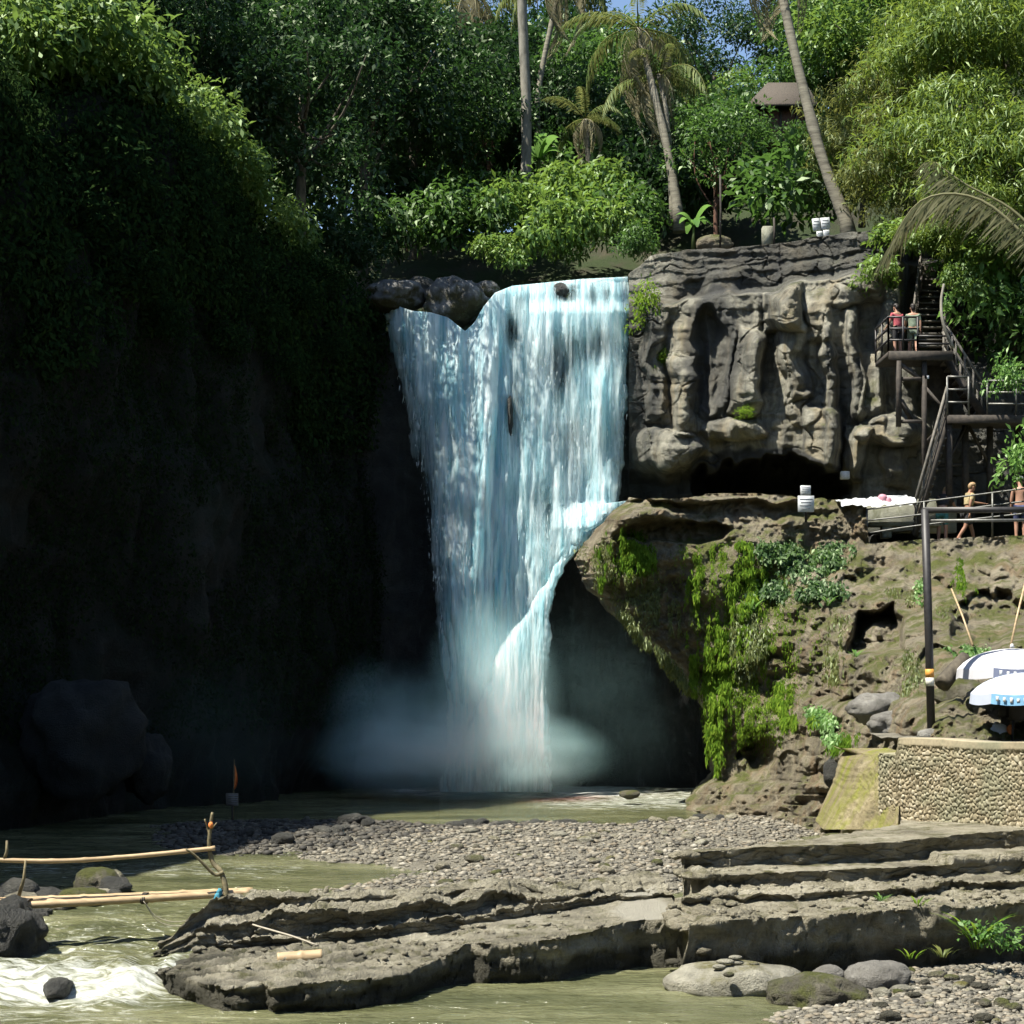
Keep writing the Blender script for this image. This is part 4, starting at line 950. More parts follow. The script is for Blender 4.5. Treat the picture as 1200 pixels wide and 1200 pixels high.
BUSH = {
 'lip': bush_mesh(41, 1.2, 1.9, 16, .5, .24, M['leaf_bright'], per=330, aspect=.38, updown=-.6, droop=.3),
 'lipd': bush_mesh(42, 1.3, 1.9, 16, .55, .24, M['leaf_mid'], per=330, aspect=.38, updown=-.6, droop=.3),
 'darkb': bush_mesh(43, 1.3, 1.8, 14, .6, .26, M['leaf_dark'], per=260),
 'shadeb': bush_mesh(48, 1.3, 1.8, 14, .6, .22, M['leaf_cliff2'], per=300),
 'midb': bush_mesh(44, 1.3, 1.8, 14, .6, .24, M['leaf_mid'], per=260),
 'fresh': bush_mesh(45, 1.0, 1.6, 12, .5, .26, M['leaf_fresh'], per=220),
 'yellow': bush_mesh(46, .5, 1.5, 14, .3, .12, M['leaf_moss'], per=620, updown=-.6),
 'creeper': bush_mesh(47, 1.4, 1.7, 18, .6, .2, M['leaf_crest'], per=420, updown=-.5),
}
def bush(kind, px, py, Y, scale, label, sz=None, group=None, z=None, name=None, cat='bush'):
    """bush with its foot at photo pixel (px,py), depth Y"""
    p = W(px, py, Y)
    o = link(name or ('creeper_mound' if kind == 'creeper' else 'leafy_bush'), BUSH[kind], None, tuple(p)); o.scale = (scale, scale, sz or scale); o.rotation_euler = (0,0,rnd.uniform(0,6.28))
    return tag(o, label, cat, group)

# ------------------------------------------------------------------ creeper over the left slope and cliff
def creeper(name, pts, nrm, n, leaf, mat, seed, lift=.25, aspect=.5):
    r = np.random.default_rng(seed); k = r.integers(0, len(pts), n)
    P = pts[k]+nrm[k]*r.uniform(0, lift, (n,1))+r.normal(size=(n,3))*.08; N = unit(nrm[k]+r.normal(size=(n,3))*.5)
    D = unit(np.array([0,0,-.8])+r.normal(size=(n,3))*.6+nrm[k]*.4)
    V = leaf_quads(P, D, N, leaf*r.uniform(.6,1.3,n), aspect, .2).reshape(-1,3)
    o = make(name, V, quads(len(V)), mat, attrs={'tint': np.repeat(np.clip(r.normal(.5,.2,n),0,1), 4)}); tag(o, kind='stuff'); return o
def left_cliff_creeper():
    P = LC_P; m, n = P.shape[:2]
    du = np.gradient(P, axis=1); dv = np.gradient(P, axis=0); N = unit(np.cross(du, dv)); 
    pts = P.reshape(-1,3); nr = N.reshape(-1,3)
    ins = (pts[:,1] > 38) & (pts[:,1] < 61.5)
    nr = np.where((nr[:,0:1] < 0) & (np.abs(nr[:,2:3]) < .6), -nr, nr)
    # patchy cover: thick at the top, thin streaks lower down
    topz = P[-1,:,2][None]+0*P[...,2]; below = (topz-P[...,2]).reshape(-1)
    cov = fbm(pts[:,1]*.35, pts[:,2]*.25, 0, 4, 66)
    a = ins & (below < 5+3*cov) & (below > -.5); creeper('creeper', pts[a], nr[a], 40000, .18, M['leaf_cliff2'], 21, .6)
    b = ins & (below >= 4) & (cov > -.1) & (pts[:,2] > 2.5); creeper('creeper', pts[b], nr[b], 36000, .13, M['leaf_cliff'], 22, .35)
left_cliff_creeper()
for px, py, Y, s, lb in [(20,110,46.8,1.5,'wide sunlit creeper mound at the far left of the cliff crest'),
    (75,100,48.3,1.75,'tall rounded creeper mound with a sunlit top on the left crest'),(125,115,49.2,1.5,'creeper mound just right of the tall rounded one on the left crest'),
    (170,150,50.8,1.3,'creeper mound in front of the ivy-covered tree on the left crest'),(215,180,52.4,1.2,'pale green creeper mound below the big dark tree on the left crest'),
    (255,225,53.8,1.1,'creeper mound halfway down the sunlit left crest'),(292,262,55.2,1.0,'creeper mound with twigs sticking out on the descending left crest'),
    (325,300,56.6,.9,'small creeper mound low on the descending left crest'),(352,325,57.8,.7,'lowest small creeper mound on the left crest near the dark gully')]:
    bush('creeper', px, py, Y, s, lb, group='creeper mounds along the left cliff crest')
for px, py, Y, s, k, lb in [(410,325,61.2,.9,'darkb','dark leafy bush at the far left end of the fall lip'),(385,310,62,1.2,'darkb','dark bush in the gully between the left crest and the lip'),
    (445,300,64,1.3,'darkb','dark shaded bush behind the left lip boulders'),(500,300,64.5,1.3,'lipd','shaded bush behind the gap of the left chute'),
    (545,290,65,1.3,'lipd','bush left of the sunlit shrubs above the fall'),(580,315,63.6,.75,'lip','small yellow-green bush right at the water lip'),
    (612,285,65.5,1.35,'lip','bright bush behind the left part of the main lip'),(655,300,64,1.2,'lip','bright large-leaved bush over the middle of the main lip'),
    (650,265,67.5,1.4,'lip','tall bright bush higher up behind the middle of the lip'),(700,300,64.5,1.2,'lip','bright bush over the right part of the main lip'),
    (735,285,65.5,1.2,'lipd','bush at the right end of the lip beside the rock slab'),(700,260,68,1.4,'lip','bright bush high behind the right part of the lip'),
    (745,305,63.2,.7,'lipd','small bush tucked between the lip and the rock slab'),(470,265,69,1.5,'darkb','large dark bush under the dark trees left of the bamboo rail'),
    (530,262,69,1.3,'midb','bush below the bamboo rail'),(590,262,70,1.2,'midb','bush at the foot of the tall pale trunk')]:
    bush(k, px, py, Y, s, lb, group='bushes above the waterfall lip')

for i, (px, py, Y, sc) in enumerate([(30,230,46.2,1.5),(75,300,46.9,1.3),(110,215,48.2,1.5),(150,270,48.8,1.3),(185,235,50.4,1.3),(60,390,45.9,1.1),(140,350,48.1,1.1),(210,300,51,1.2),(240,350,52.2,1.0),(280,330,53.6,1.1),(190,400,49.8,.9),(300,390,54.4,.9),(340,370,56.2,.9),(375,345,57.6,.9),(20,330,45.2,1.2),(260,420,52.6,.8),(330,450,55.6,.7),(390,420,58.0,.7)]):
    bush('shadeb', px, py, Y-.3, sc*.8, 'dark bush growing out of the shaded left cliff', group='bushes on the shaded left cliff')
# ------------------------------------------------------------------ forest
for kind, px, Y, yt, s, lb in [
    ('dense2',200,57,-60,.62,'narrow ivy-covered dark tree standing on the left crest'),
    ('dense',268,59.5,-60,.95,'huge dark tree filling the space right of the ivy-covered tree'),
    ('dense2',352,58.6,-40,.9,'tall dark tree above the gully left of the waterfall'),
    ('dense',425,68,-50,1.0,'dark tree with sunlit upper clumps left of the tall pale trunk'),
    ('dense2',487,72,-30,1.0,'dark tree with light clumps beside the tall pale trunk'),
    ('dense',575,79,30,.9,'dark tree directly behind the tall pale trunk'),
    ('bright',420,80,-60,1.1,'light yellow-green tree behind the dark trees'),
    ('dense2',655,78,60,.9,'dark tree right of the tall pale trunk'),
    ('dense2',838,97,-20,.95,'dark tree left of the small sky gap above the hut'),
    ('mid',705,84,10,1.0,'green tree behind the young palm'),
    ('dense',780,80,90,.8,'dark tree between the palm pair and the hut'),
    ('bright',812,86,70,.8,'bright green tree right of the palm pair'),
    ('dense2',822,74,130,.6,'low dark tree left of the hut'),
    ('dense',905,92,75,1.0,'dark tree above the hut roof'),
    ('dense',1010,84,20,.9,'dark tree behind the leaning palm'),
    ('mid',985,82,-10,1.0,'green tree right of the hut behind the leaning palm'),
    ('bright',1040,78,-60,1.2,'bright tree behind the feathery hillside'),
    ('bright',90,62,-60,.9,'yellow-green tree behind the left crest'),
    ('bright',150,66,-10,.9,'sunlit tree between the thick trunk and the ivy-covered tree'),
    ('dense',20,56,-80,.9,'dark tree at the upper left corner of the crest')]:
    tree(kind, px, Y, yt, s, lb, group='trees of the gorge forest')
for i, (px, Y, yt, s, k) in enumerate([(240,92,-40,1.3,'dense'),(330,98,-10,1.3,'dense'),(400,100,20,1.3,'dense'),(470,96,10,1.2,'dense2'),(540,100,40,1.3,'dense2'),(610,104,60,1.2,'dense'),
    (670,98,10,1.3,'dense'),(740,102,40,1.3,'dense2'),(800,100,60,1.1,'dense2'),(985,100,-60,1.2,'dense'),(1000,102,-100,1.3,'mid'),(1090,96,-130,1.4,'olive'),(60,90,-60,1.3,'dense'),(130,100,30,1.3,'mid'),
    (500,112,-30,1.4,'dense'),(640,118,-40,1.4,'dense'),(760,116,0,1.3,'dense2'),(1160,90,-140,1.4,'mid'),(300,112,-60,1.5,'dense'),(180,108,-50,1.4,'dense2'),(870,114,110,1.2,'dense')]):
    tree(k, px, Y, yt, s, 'far tree seen only through gaps of the forest above the fall', group='far trees behind the gorge forest')
for i, (px, Y, yt, lb) in enumerate([(540,74,90,'slender tree with a reddish trunk left of the tall pale trunk'),(480,73,100,'slender tree at the left end of the bamboo rail'),(572,77,70,'slender tree just left of the tall pale trunk'),
    (505,82,90,'slender tree deep in the shade behind the bamboo rail'),(840,66,100,'slender tree left of the concrete post on the right cliff'),(690,82,80,'slender tree behind the young palm'),(655,86,80,'slender tree between the tall trunk and the young palm')]):
    tree('slender', px, Y, yt, .8, lb, group='slender trees behind the fall')
# low growth that closes the forest floor
for i, (px, py, Y, s, k) in enumerate([(420,235,78,2.0,'darkb'),(470,225,80,2.0,'midb'),(530,228,82,1.8,'darkb'),(640,225,78,1.7,'darkb'),(690,230,76,1.6,'midb'),(735,245,73,1.5,'darkb'),(780,250,72,1.3,'darkb'),
    (820,252,70,1.5,'darkb'),(870,240,69,1.6,'darkb'),(965,240,66,1.5,'midb'),(1010,255,62,1.2,'midb'),(770,215,80,1.7,'darkb'),(830,200,80,2.0,'darkb'),(720,205,84,1.8,'midb'),(350,260,68,1.8,'darkb'),(330,200,74,2.2,'darkb'),
    (600,215,86,1.4,'fresh'),(560,225,84,1.3,'fresh'),(760,175,88,2.2,'darkb')]):
    bush(k, px, py, Y, s, 'undergrowth bush in the shade of the gorge forest', group='undergrowth bushes of the gorge forest')
for a_ in ((930,178,73.6,.7,'bush hiding the right foot of the hut'),(880,172,74.2,.65,'bush hiding the left corner of the hut')): bush('midb', *a_)
bush('midb', 930, 268, 63, 1.9, 'big glossy dark green bush below the hut, behind the white notice boards', sz=1.7)
# feathery hillside at the right
for i, (px, Y, yt, s, k, lb) in enumerate([(1180,57,-70,1.15,'feather','feathery tree at the upper right corner of the hillside'),(1110,59,-20,1.0,'feather','feathery bright tree on the upper hillside left of the corner one'),
    (1050,62,60,1.0,'feather2','olive feathery tree beside the leaning palm'),(1010,61,130,.75,'feather2','low olive feathery tree touching the leaning palm trunk'),(1120,56,80,.95,'feather','bright feathery tree in the middle of the hillside'),
    (1190,54,110,.95,'feather','feathery tree at the right edge above the dry frond'),(1060,57.5,160,.7,'feather2','olive feathery bush above the drooping dry frond'),(1150,54,190,.7,'feather','feathery bush right behind the dry frond')]):
    tree(k, px, Y, yt, s, lb, group='feathery trees on the right hillside', zbase=float(W(px, yt+165*s, Y)[2]))
for px, py, Y, s, k, lb, sz in [(1032,345,54.4,.75,'lip','light green bush hanging over the cliff top left of the stairs',.7),(1130,300,54.5,1.1,'lip','yellow-green bush below the big palm frond at the head of the stairs',.8),
    (1160,395,53.2,1.25,'fresh','leafy bush covering the slope right of the upper stairs',1.5),(1195,430,53,1.2,'midb','dark bush at the right edge beside the lower stair landing',1.4),(1130,335,55,.9,'fresh','fresh green bush behind the stair head',.9),
    (1200,575,48.2,.75,'fresh','fresh green bush at the right edge behind the standing person',.95),(1195,330,52.5,1.2,'lip','yellow-green bush at the right edge under the hillside',1.0),(1178,470,51.0,.5,'fresh','fresh green bush hanging in front of the stair landing at the right edge',.8),(1125,352,52.6,.5,'lip','light green bush hanging over the right rail of the upper flight',.7),(1055,300,55.5,.9,'lip','bright bush on the cliff top left of the dry frond',.7)]:
    bush(k, px, py, Y, s, lb, sz=sz)
bush('yellow', 757, 392, 58.9, 1.1, 'yellow-green shrub growing on the rock right of the water lip', sz=1.45)
bush('yellow', 874, 491, 55.9, .62, 'small yellow-green tuft on the ledge in the middle of the right cliff', sz=.32)
bush('yellow', 774, 436, 58.8, .5, 'thin mossy shrub on the dark rock below the lip shrub', sz=.7)

# ------------------------------------------------------------------ palms
def frond_mesh(name, L, mat, seed, nl=46, droop=1.0, ll=.75, hang=.5):
    r = np.random.default_rng(seed); t = np.linspace(0, 1, 14)
    rach = np.stack([L*t*(1-.22*droop*t*t), 0*t, L*(.28*t-.62*droop*t**2.2)], -1)
    b = MB(); b.tube(rach, np.linspace(.035, .006, 14), 5)
    u = np.linspace(.1, 1, nl); P0 = np.stack([np.interp(u, t, rach[:,k]) for k in range(3)], -1)
    T = unit(np.gradient(P0, axis=0)); n = nl; Vs = []
    for s in (-1, 1):
        d = unit(T*.75+np.array([0, s*1.0, 0])[None]+np.array([0,0,-hang])+r.normal(size=(n,3))*.12)
        ln = ll*np.sin(np.clip(u*.9+.12, 0, 1)*PI)**.6*r.uniform(.85,1.1,n)
        Vs.append(leaf_quads(P0, d, np.tile([0,0,1.], (n,1)), ln, .085, .25))
    V = np.concatenate(Vs).reshape(-1,3); nb = b.n
    tint = np.r_[np.full(nb, .9), np.repeat(np.clip(r.normal(.5,.2,2*n),0,1), 4)]
    return new_mesh(name, np.concatenate([np.concatenate(b.V), V]), b.Q+b.T+[quads(len(V))+nb], mat, False, {'tint': tint})
FROND = [frond_mesh('frond', 3.6, M['palm_leaf'], 1), frond_mesh('frond', 3.4, M['palm_leaf'], 2, droop=1.4, hang=.9), frond_mesh('frond', 3.2, M['palm_dry'], 3, droop=1.9, hang=1.4)]
def palm(path, r0, r1, nf, label, seed, scale=1.0, dry=3, spread=1.0, cat='palm', name='coconut_palm'):
    """path: [(px,py,Y)] from foot to crown"""
    r = np.random.default_rng(seed); pts = np.array([W(*p) for p in path]); e = empty(name, tuple(pts[0]), label, cat)
    c = curve(pts, 26); c[0,2] -= .5; rad = np.linspace(r0, r1, 26)*(1+.5*np.exp(-np.arange(26)/1.6)); rad *= 1+.05*r.normal(size=26)
    b = MB(); b.tube(c, rad, 10); b.build('trunk', M['palm_bark'], e, smooth=True)
    top = Vector((c[-1]-pts[0]).tolist())
    for i in range(nf):
        k = 2 if i >= nf-dry else (i % 2)
        f = link('frond', FROND[k], e, top); a = i*2.4+r.uniform(-.3,.3)
        tilt = r.uniform(-.75, .5) if k < 2 else r.uniform(.4, .9)
        f.rotation_euler = (r.uniform(-.2,.2), tilt*spread, a); s = scale*r.uniform(.85,1.15); f.scale = (s,s,s)
    return e
palm([(997,272,58.5),(965,190,58.8),(938,90,59.2),(918,0,59.6),(908,-60,60)], .2, .13, 15, 'leaning coconut palm with a pale bare trunk on the right cliff top', 3, 1.0, 5)
palm([(796,256,66),(783,180,66.4),(768,115,67),(754,60,67.6),(748,34,68)], .17, .11, 15, 'leaning palm of the close pair right of the young palm, the left one', 5, 1.0, 5)
palm([(790,252,66.6),(782,150,67),(777,110,67.5),(772,88,68)], .13, .1, 13, 'shorter palm of the close pair, its crown hanging below the taller one', 7, .9, 4)
palm([(690,205,72),(688,165,72),(686,140,72)], .12, .1, 11, 'young palm with pale drooping fronds right of the tall pale trunk', 9, .62, 5)
palm([(640,220,76),(630,120,76.5),(650,10,77),(655,-25,77)], .14, .1, 14, 'palm with a thin trunk behind the tall pale trunk, fronds near the top edge', 12, 1.05, 4)
palm([(570,225,80),(562,100,80),(555,0,80),(553,-10,80)], .14, .1, 13, 'palm with yellowish fronds left of the tall pale trunk', 14, 1.1, 6)
def tall_trunk():
    e = empty('tall_tree', tuple(W(617,243,72)), 'tall straight pale trunk rising out of the frame above the fall', 'tree')
    z = np.linspace(-.5, 14, 20); b = MB(); b.tube(np.stack([-.10+.10*np.sin(z*.5), 0*z, z], -1), np.linspace(.22,.17,20)*(1+.6*np.exp(-(z+.5)/.6)), 12)
    link('trunk', b.mesh('trunk', M['pale_bark'], True), e)
    cl = clump_crown(77, 22, 2.6, 3.6, 1.0, 15.5); link('crown', crown_mesh('crown', cl, .3, M['leaf_mid'], 77, per=200), e)
    e2 = empty('thick_tree', tuple(W(80,110,54)), 'thick dark trunk rising out of the frame at the top left', 'tree')
    z = np.linspace(-.5, 8, 14); b = MB(); b.tube(np.stack([.1*np.sin(z*.5), 0*z, z], -1), np.linspace(.55,.42,14), 14)
    link('trunk', b.mesh('trunk', M['bark'], True), e2)
    cl = clump_crown(78, 22, 3., 3.6, 1.1, 9.5); link('crown', crown_mesh('crown', cl, .3, M['leaf_dark'], 78, per=200), e2)
tall_trunk()
# banana plants between the trunks
def banana(px, py, Y, s, label, seed):
    r = np.random.default_rng(seed); e = empty('banana_plant', tuple(W(px,py,Y)), label, 'plant', 'banana plants behind the fall')
    b = MB(); b.tube([(0,0,-.3),(0.03,0,.6),(.05,0,1.3)], [.12,.1,.07], 8); st = link('stem', b.mesh('stem', M['leaf_olive'], True), e)
    for i in range(7):
        a = i*2.4; t = np.linspace(0,1,10); L = 2.1*r.uniform(.8,1.1); up = r.uniform(.7,1.4)
        c = np.stack([L*t*.6, 0*t, L*(up*t-.9*t*t)], -1); w = .26*np.sin(np.clip(t*.93+.05,0,1)*PI)**.6
        V = np.concatenate([c+np.stack([0*t,w,.12*w],-1), c, c+np.stack([0*t,-w,.12*w],-1)]); F = np.concatenate([gridf(10,3)])
        f = link('leaf', new_mesh('leaf', V, F, M['leaf_fresh'], True, {'tint': np.full(30, r.uniform(.2,.8))}), e, (.05,0,1.2)); f.rotation_euler = (0,0,a)
    e.scale = (s,s,s)
for k, (px,py,Y,s,lb) in enumerate([(630,222,74,1.0,'banana plant with broad bright leaves right of the tall pale trunk'),(525,225,75,1.1,'banana plant with upright leaves left of the tall pale trunk'),(812,290,62.5,.6,'small banana plant at the left end of the right cliff top'),(730,200,80,1.0,'banana plant left of the palm pair')]): banana(px,py,Y,s,lb,k)
# the big dry frond of a palm standing outside the frame
def dry_frond():
    e = empty('palm_frond', tuple(W(1215,300,51)), 'large fading palm frond arching over the head of the stairs at the right', 'palm frond')
    r = np.random.default_rng(5)
    for k, pts in enumerate([[(1230,290,50.5),(1185,245,51),(1130,215,51.6),(1090,185,52.2)], [(1225,300,50.5),(1150,235,51),(1080,235,51.5),(1035,300,52)]]):
        c = curve([W(*p) for p in pts], 120); b = MB(); b.tube(c[::8], np.linspace(.06,.015,15), 6); T = unit(np.gradient(c, axis=0)); n = 120; Vs = []
        for s in (-1,1):
            d = unit(T*.55+np.array([0,.35*s,-1.0])[None]+np.array([.25*s,0,.45*(s>0)])+r.normal(size=(n,3))*.13); Vs.append(leaf_quads(c, d, np.tile([0,-1.,.3],(n,1)), 1.35*r.uniform(.7,1.1,n)*np.sin(np.linspace(.35,2.8,n))**.5, .05, .12))
        V = np.concatenate(Vs).reshape(-1,3); nb = b.n; tint = np.r_[np.full(nb,.8), np.repeat(r.random(2*n)*.8, 4)]
        make('frond', np.concatenate([np.concatenate(b.V), V]), b.Q+b.T+[quads(len(V))+nb], M['palm_old'], e, attrs={'tint': tint})
dry_frond()

# ------------------------------------------------------------------ hanging moss and plants on the terrace
HM = 'hanging_moss'
def moss_patch(name, label, pts, n, leaf, mat, seed, out=.22, aspect=.4, hang=.9, cat='hanging plants'):
    """leaves along a band [(px,py,halfwidth)] on the rock face"""
    r = np.random.default_rng(seed); P = np.array(pts, float); t = r.uniform(0, len(P)-1, n); i = np.minimum(t.astype(int), len(P)-2); f = (t-i)[:,None]
    q = P[i]*(1-f)+P[i+1]*f; off = np.clip(r.normal(0,.55,n), -1.2, 1.2)
    px = q[:,0]+off*q[:,2]; py = q[:,1]+r.normal(0,.45,n)*np.maximum(q[:,2]*.5, 4)
    hm = name == HM; keep = (fbm(px/5., py/30., 0, 3, seed) > -.12) if hm else (fbm(px/9., py/14., 0, 3, seed) > -.32)
    if hm: aspect, hang, leaf = .2, 1.7, leaf*1.35
    px, py = px[keep], py[keep]; n = len(px)
    base = on_terrace(px, py, 0); o_ = on_terrace(px, py, 1.0); nr = unit(o_-base)
    Q = base+nr*(r.random(n)**1.1*out*1.5)[:,None]
    D = unit(np.array([0,0,-hang])+nr*.6+r.normal(size=(n,3))*.5); N = unit(nr+np.array([0,0,.6])+r.normal(size=(n,3))*.4)
    V = leaf_quads(Q, D, N, leaf*r.uniform(.5,1.3,n), aspect, .2).reshape(-1,3)
    o = make(name, V, quads(len(V)), mat, origin=tuple(base.mean(0)), attrs={'tint': np.repeat(np.clip(r.normal(.5,.24,n),0,1), 4)})
    return tag(o, label, cat, 'plants hanging on the rock terrace')
moss_patch(HM, 'yellow-green ferny tuft on the tip of the overhang beside the fall', [(706,640,9),(712,665,9),(708,690,8)], 1500, .12, M['leaf_moss'], 1)
moss_patch(HM, 'yellow-green ferny patch right of the overhang tip', [(728,625,18),(740,645,24),(745,665,20)], 5000, .12, M['leaf_moss'], 2)
moss_patch(HM, 'broad green moss cover over the middle of the terrace', [(820,640,30),(880,690,60),(890,750,60),(880,810,50),(870,870,36)], 16000, .075, M['leaf_moss'], 31, out=.10)
moss_patch(HM, 'olive moss cover on the nose of the overhang', [(700,640,24),(750,690,40),(800,740,34)], 7000, .075, M['leaf_olive'], 32, out=.10)
moss_patch(HM, 'long bright moss curtain trailing down the middle of the terrace to the river', [(884,668,13),(872,700,20),(858,730,24),(850,770,20),(840,800,14),(838,850,9),(840,905,10)], 20000, .13, M['leaf_moss'], 3)
moss_patch(HM, 'narrow moss strand left of the long bright moss curtain', [(820,662,6),(812,685,7),(810,730,7),(812,790,5),(815,812,4)], 4500, .12, M['leaf_moss'], 4)
moss_patch(HM, 'small bright tuft at the top of the long moss curtain', [(862,636,6),(880,640,9),(884,660,9)], 900, .12, M['leaf_moss'], 5)
moss_patch('leafy_creeper', 'dark leafy creeper right of the long moss curtain', [(900,640,16),(925,650,26),(950,665,24),(985,640,16)], 7000, .16, M['leaf_mid'], 6)
moss_patch('leafy_creeper', 'leafy creeper under the sign on the terrace', [(900,690,22),(930,690,22),(975,690,18)], 6000, .16, M['leaf_mid'], 7)
moss_patch(HM, 'moss branch forking right from the long moss curtain', [(880,720,16),(875,760,20),(868,790,14)], 6000, .12, M['leaf_olive'], 8)
moss_patch(HM, 'bright moss patch above the small cave at the terrace foot', [(918,800,10),(912,840,14),(925,848,18),(960,838,12)], 5500, .12, M['leaf_moss'], 9)
moss_patch('leafy_creeper', 'fresh green plants between the moss patch and the pale rubble', [(955,830,14),(972,850,12),(975,870,8)], 1200, .15, M['leaf_fresh'], 10)
moss_patch(HM, 'moss at the foot of the terrace right of the small cave', [(975,880,9),(990,870,10),(1000,860,8)], 1000, .11, M['leaf_moss'], 11)
moss_patch(HM, 'moss fringe along the lower edge of the overhang', [(728,715,6),(750,745,8),(772,765,8),(790,785,8),(812,812,6)], 2600, .12, M['leaf_olive'], 12)
moss_patch(HM, 'yellow moss below the platform railing right of the black post', [(1128,655,6),(1125,680,10),(1135,695,10)], 1200, .11, M['leaf_moss'], 13)
moss_patch('leafy_creeper', 'fresh plant left of the upper part of the black post', [(1080,680,6),(1080,705,7)], 500, .13, M['leaf_fresh'], 14)
moss_patch('leafy_creeper', 'leafy plants behind the upper umbrella', [(1120,755,10),(1135,765,14),(1150,760,12)], 900, .14, M['leaf_fresh'], 15)
moss_patch(HM, 'olive moss band on the slope above the hollow', [(985,720,10),(978,760,10),(975,800,10)], 1500, .11, M['leaf_olive'], 16)
moss_patch(HM, 'moss tufts along the slope below the platform wall', [(1040,690,14),(1070,700,14),(1110,720,12)], 1200, .1, M['leaf_olive'], 17)
moss_patch(HM, 'moss on the rock right of the hollow behind the black post', [(1060,760,10),(1075,790,12),(1060,815,12)], 1200, .1, M['leaf_olive'], 18)
# ------------------------------------------------------------------ stones
def boulder(name, label, px, py, Y, r, mat, seed, amp=.2, sub=4, fr=1.2, cut=None, rz=0, group=None, cat='boulder', flatten=1.0):
    """boulder centred on photo pixel (px,py) at depth Y with radii r (m)"""
    V, F = ico(sub); c = W(px, py, Y)
    d = 1+amp*fbm(V[:,0]*fr+seed, V[:,1]*fr, V[:,2]*fr, 5, seed)+amp*.35*ridge(V[:,0]*2+seed, V[:,1]*2, V[:,2]*2, 3, seed)
    P = V*d[:,None]
    ca, sa = math.cos(rz), math.sin(rz); P = P*np.array(r); P = np.c_[P[:,0]*ca-P[:,1]*sa, P[:,0]*sa+P[:,1]*ca, P[:,2]]
    o = make(name, P+c, F, mat, origin=tuple(c), smooth=True); return tag(o, label, cat, group)
B = 'boulder'
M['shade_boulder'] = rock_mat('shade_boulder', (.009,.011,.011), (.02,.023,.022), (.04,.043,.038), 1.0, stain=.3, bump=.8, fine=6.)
boulder(B, 'dark rounded boulder at the left end of the fall lip', 462, 347, 60.6, (.98,.9,.5), M['lip_boulder'], 3, amp=.32, fr=1.6)
boulder(B, 'grey-topped boulder between the left chute and the main lip', 530, 356, 60.4, (1.0,.8,.78), M['lip_boulder'], 4, amp=.36, fr=1.6)
boulder(B, 'dark boulder leaning behind the left chute', 492, 343, 61, (.6,.6,.5), M['dark_boulder'], 6)
boulder(B, 'small wet boulder where the main lip begins', 572, 340, 60.6, (.42,.4,.3), M['lip_boulder'], 5)
boulder('lip_rock', 'small black rock breaking the water at the top of the fall', 657, 341, 60.7, (.26,.3,.26), M['dark_boulder'], 7, cat='rock')
boulder('lip_rock', 'flat brown rock beside the small black rock at the top of the fall', 678, 338, 60.9, (.26,.3,.12), M['dark_boulder'], 8, cat='rock')
boulder('wet_rock', 'narrow dark rock standing out in the middle of the falling water', 597, 490, 58.9, (.13,.3,.75), M['dark_boulder'], 9, cat='rock')
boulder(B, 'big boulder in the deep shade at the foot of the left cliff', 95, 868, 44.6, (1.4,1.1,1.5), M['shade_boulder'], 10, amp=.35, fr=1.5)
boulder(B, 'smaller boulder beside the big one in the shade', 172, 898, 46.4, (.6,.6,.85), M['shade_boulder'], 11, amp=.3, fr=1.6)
boulder(B, 'broad low boulder carrying a pile of flat stones in the near river', 866, 1152, 22.6, (.82,.55,.27), M['boulder'], 12, amp=.22, fr=1.3)
boulder(B, 'mossy rugged boulder at the edge of the pebble bank', 955, 1168, 21.6, (.58,.45,.26), M['mossy_boulder'], 13, amp=.3, fr=1.8)
boulder(B, 'grey boulder behind the mossy one on the pebble bank', 1030, 1146, 22.6, (.42,.36,.22), M['grey_boulder'], 14)
boulder(B, 'small grey boulder wedged between the mossy boulder and the stepped rock', 972, 1143, 22.7, (.2,.2,.13), M['grey_boulder'], 15)
boulder(B, 'lone brown boulder lying on the gravel bar', 608, 1011, 36.0, (.36,.3,.17), M['mossy_boulder'], 16)
boulder(B, 'black wet boulder at the left edge beside the rapids', 6, 1104, 23.9, (.5,.6,.5), M['dark_boulder'], 17, amp=.45, fr=1.7)
boulder('rapids_rock', 'wet rock with water sliding over it in the rapids', 68, 1158, 22.0, (.16,.35,.13), M['dark_boulder'], 18, cat='rock')
boulder('shore_rock', 'low grey rock at the water edge left of the mossy ledges', 738, 931, 53, (.32,.3,.13), M['mossy_boulder'], 19, cat='rock')
boulder(B, 'rounded boulder in the dark recess at the foot of the terrace', 980, 905, 42.3, (.32,.3,.4), M['dark_boulder'], 20)
boulder(B, 'grey rubble boulder on the slope left of the black post', 1030, 832, 38.6, (.62,.5,.36), M['grey_boulder'], 21, amp=.3, fr=2)
boulder(B, 'pale rubble boulder below the grey one left of the black post', 1046, 850, 37.4, (.5,.4,.26), M['grey_boulder'], 22, amp=.3, fr=2)
boulder(B, 'brown boulder on the slope right of the black post', 1128, 815, 35.0, (.5,.4,.34), M['mossy_boulder'], 23, amp=.25)
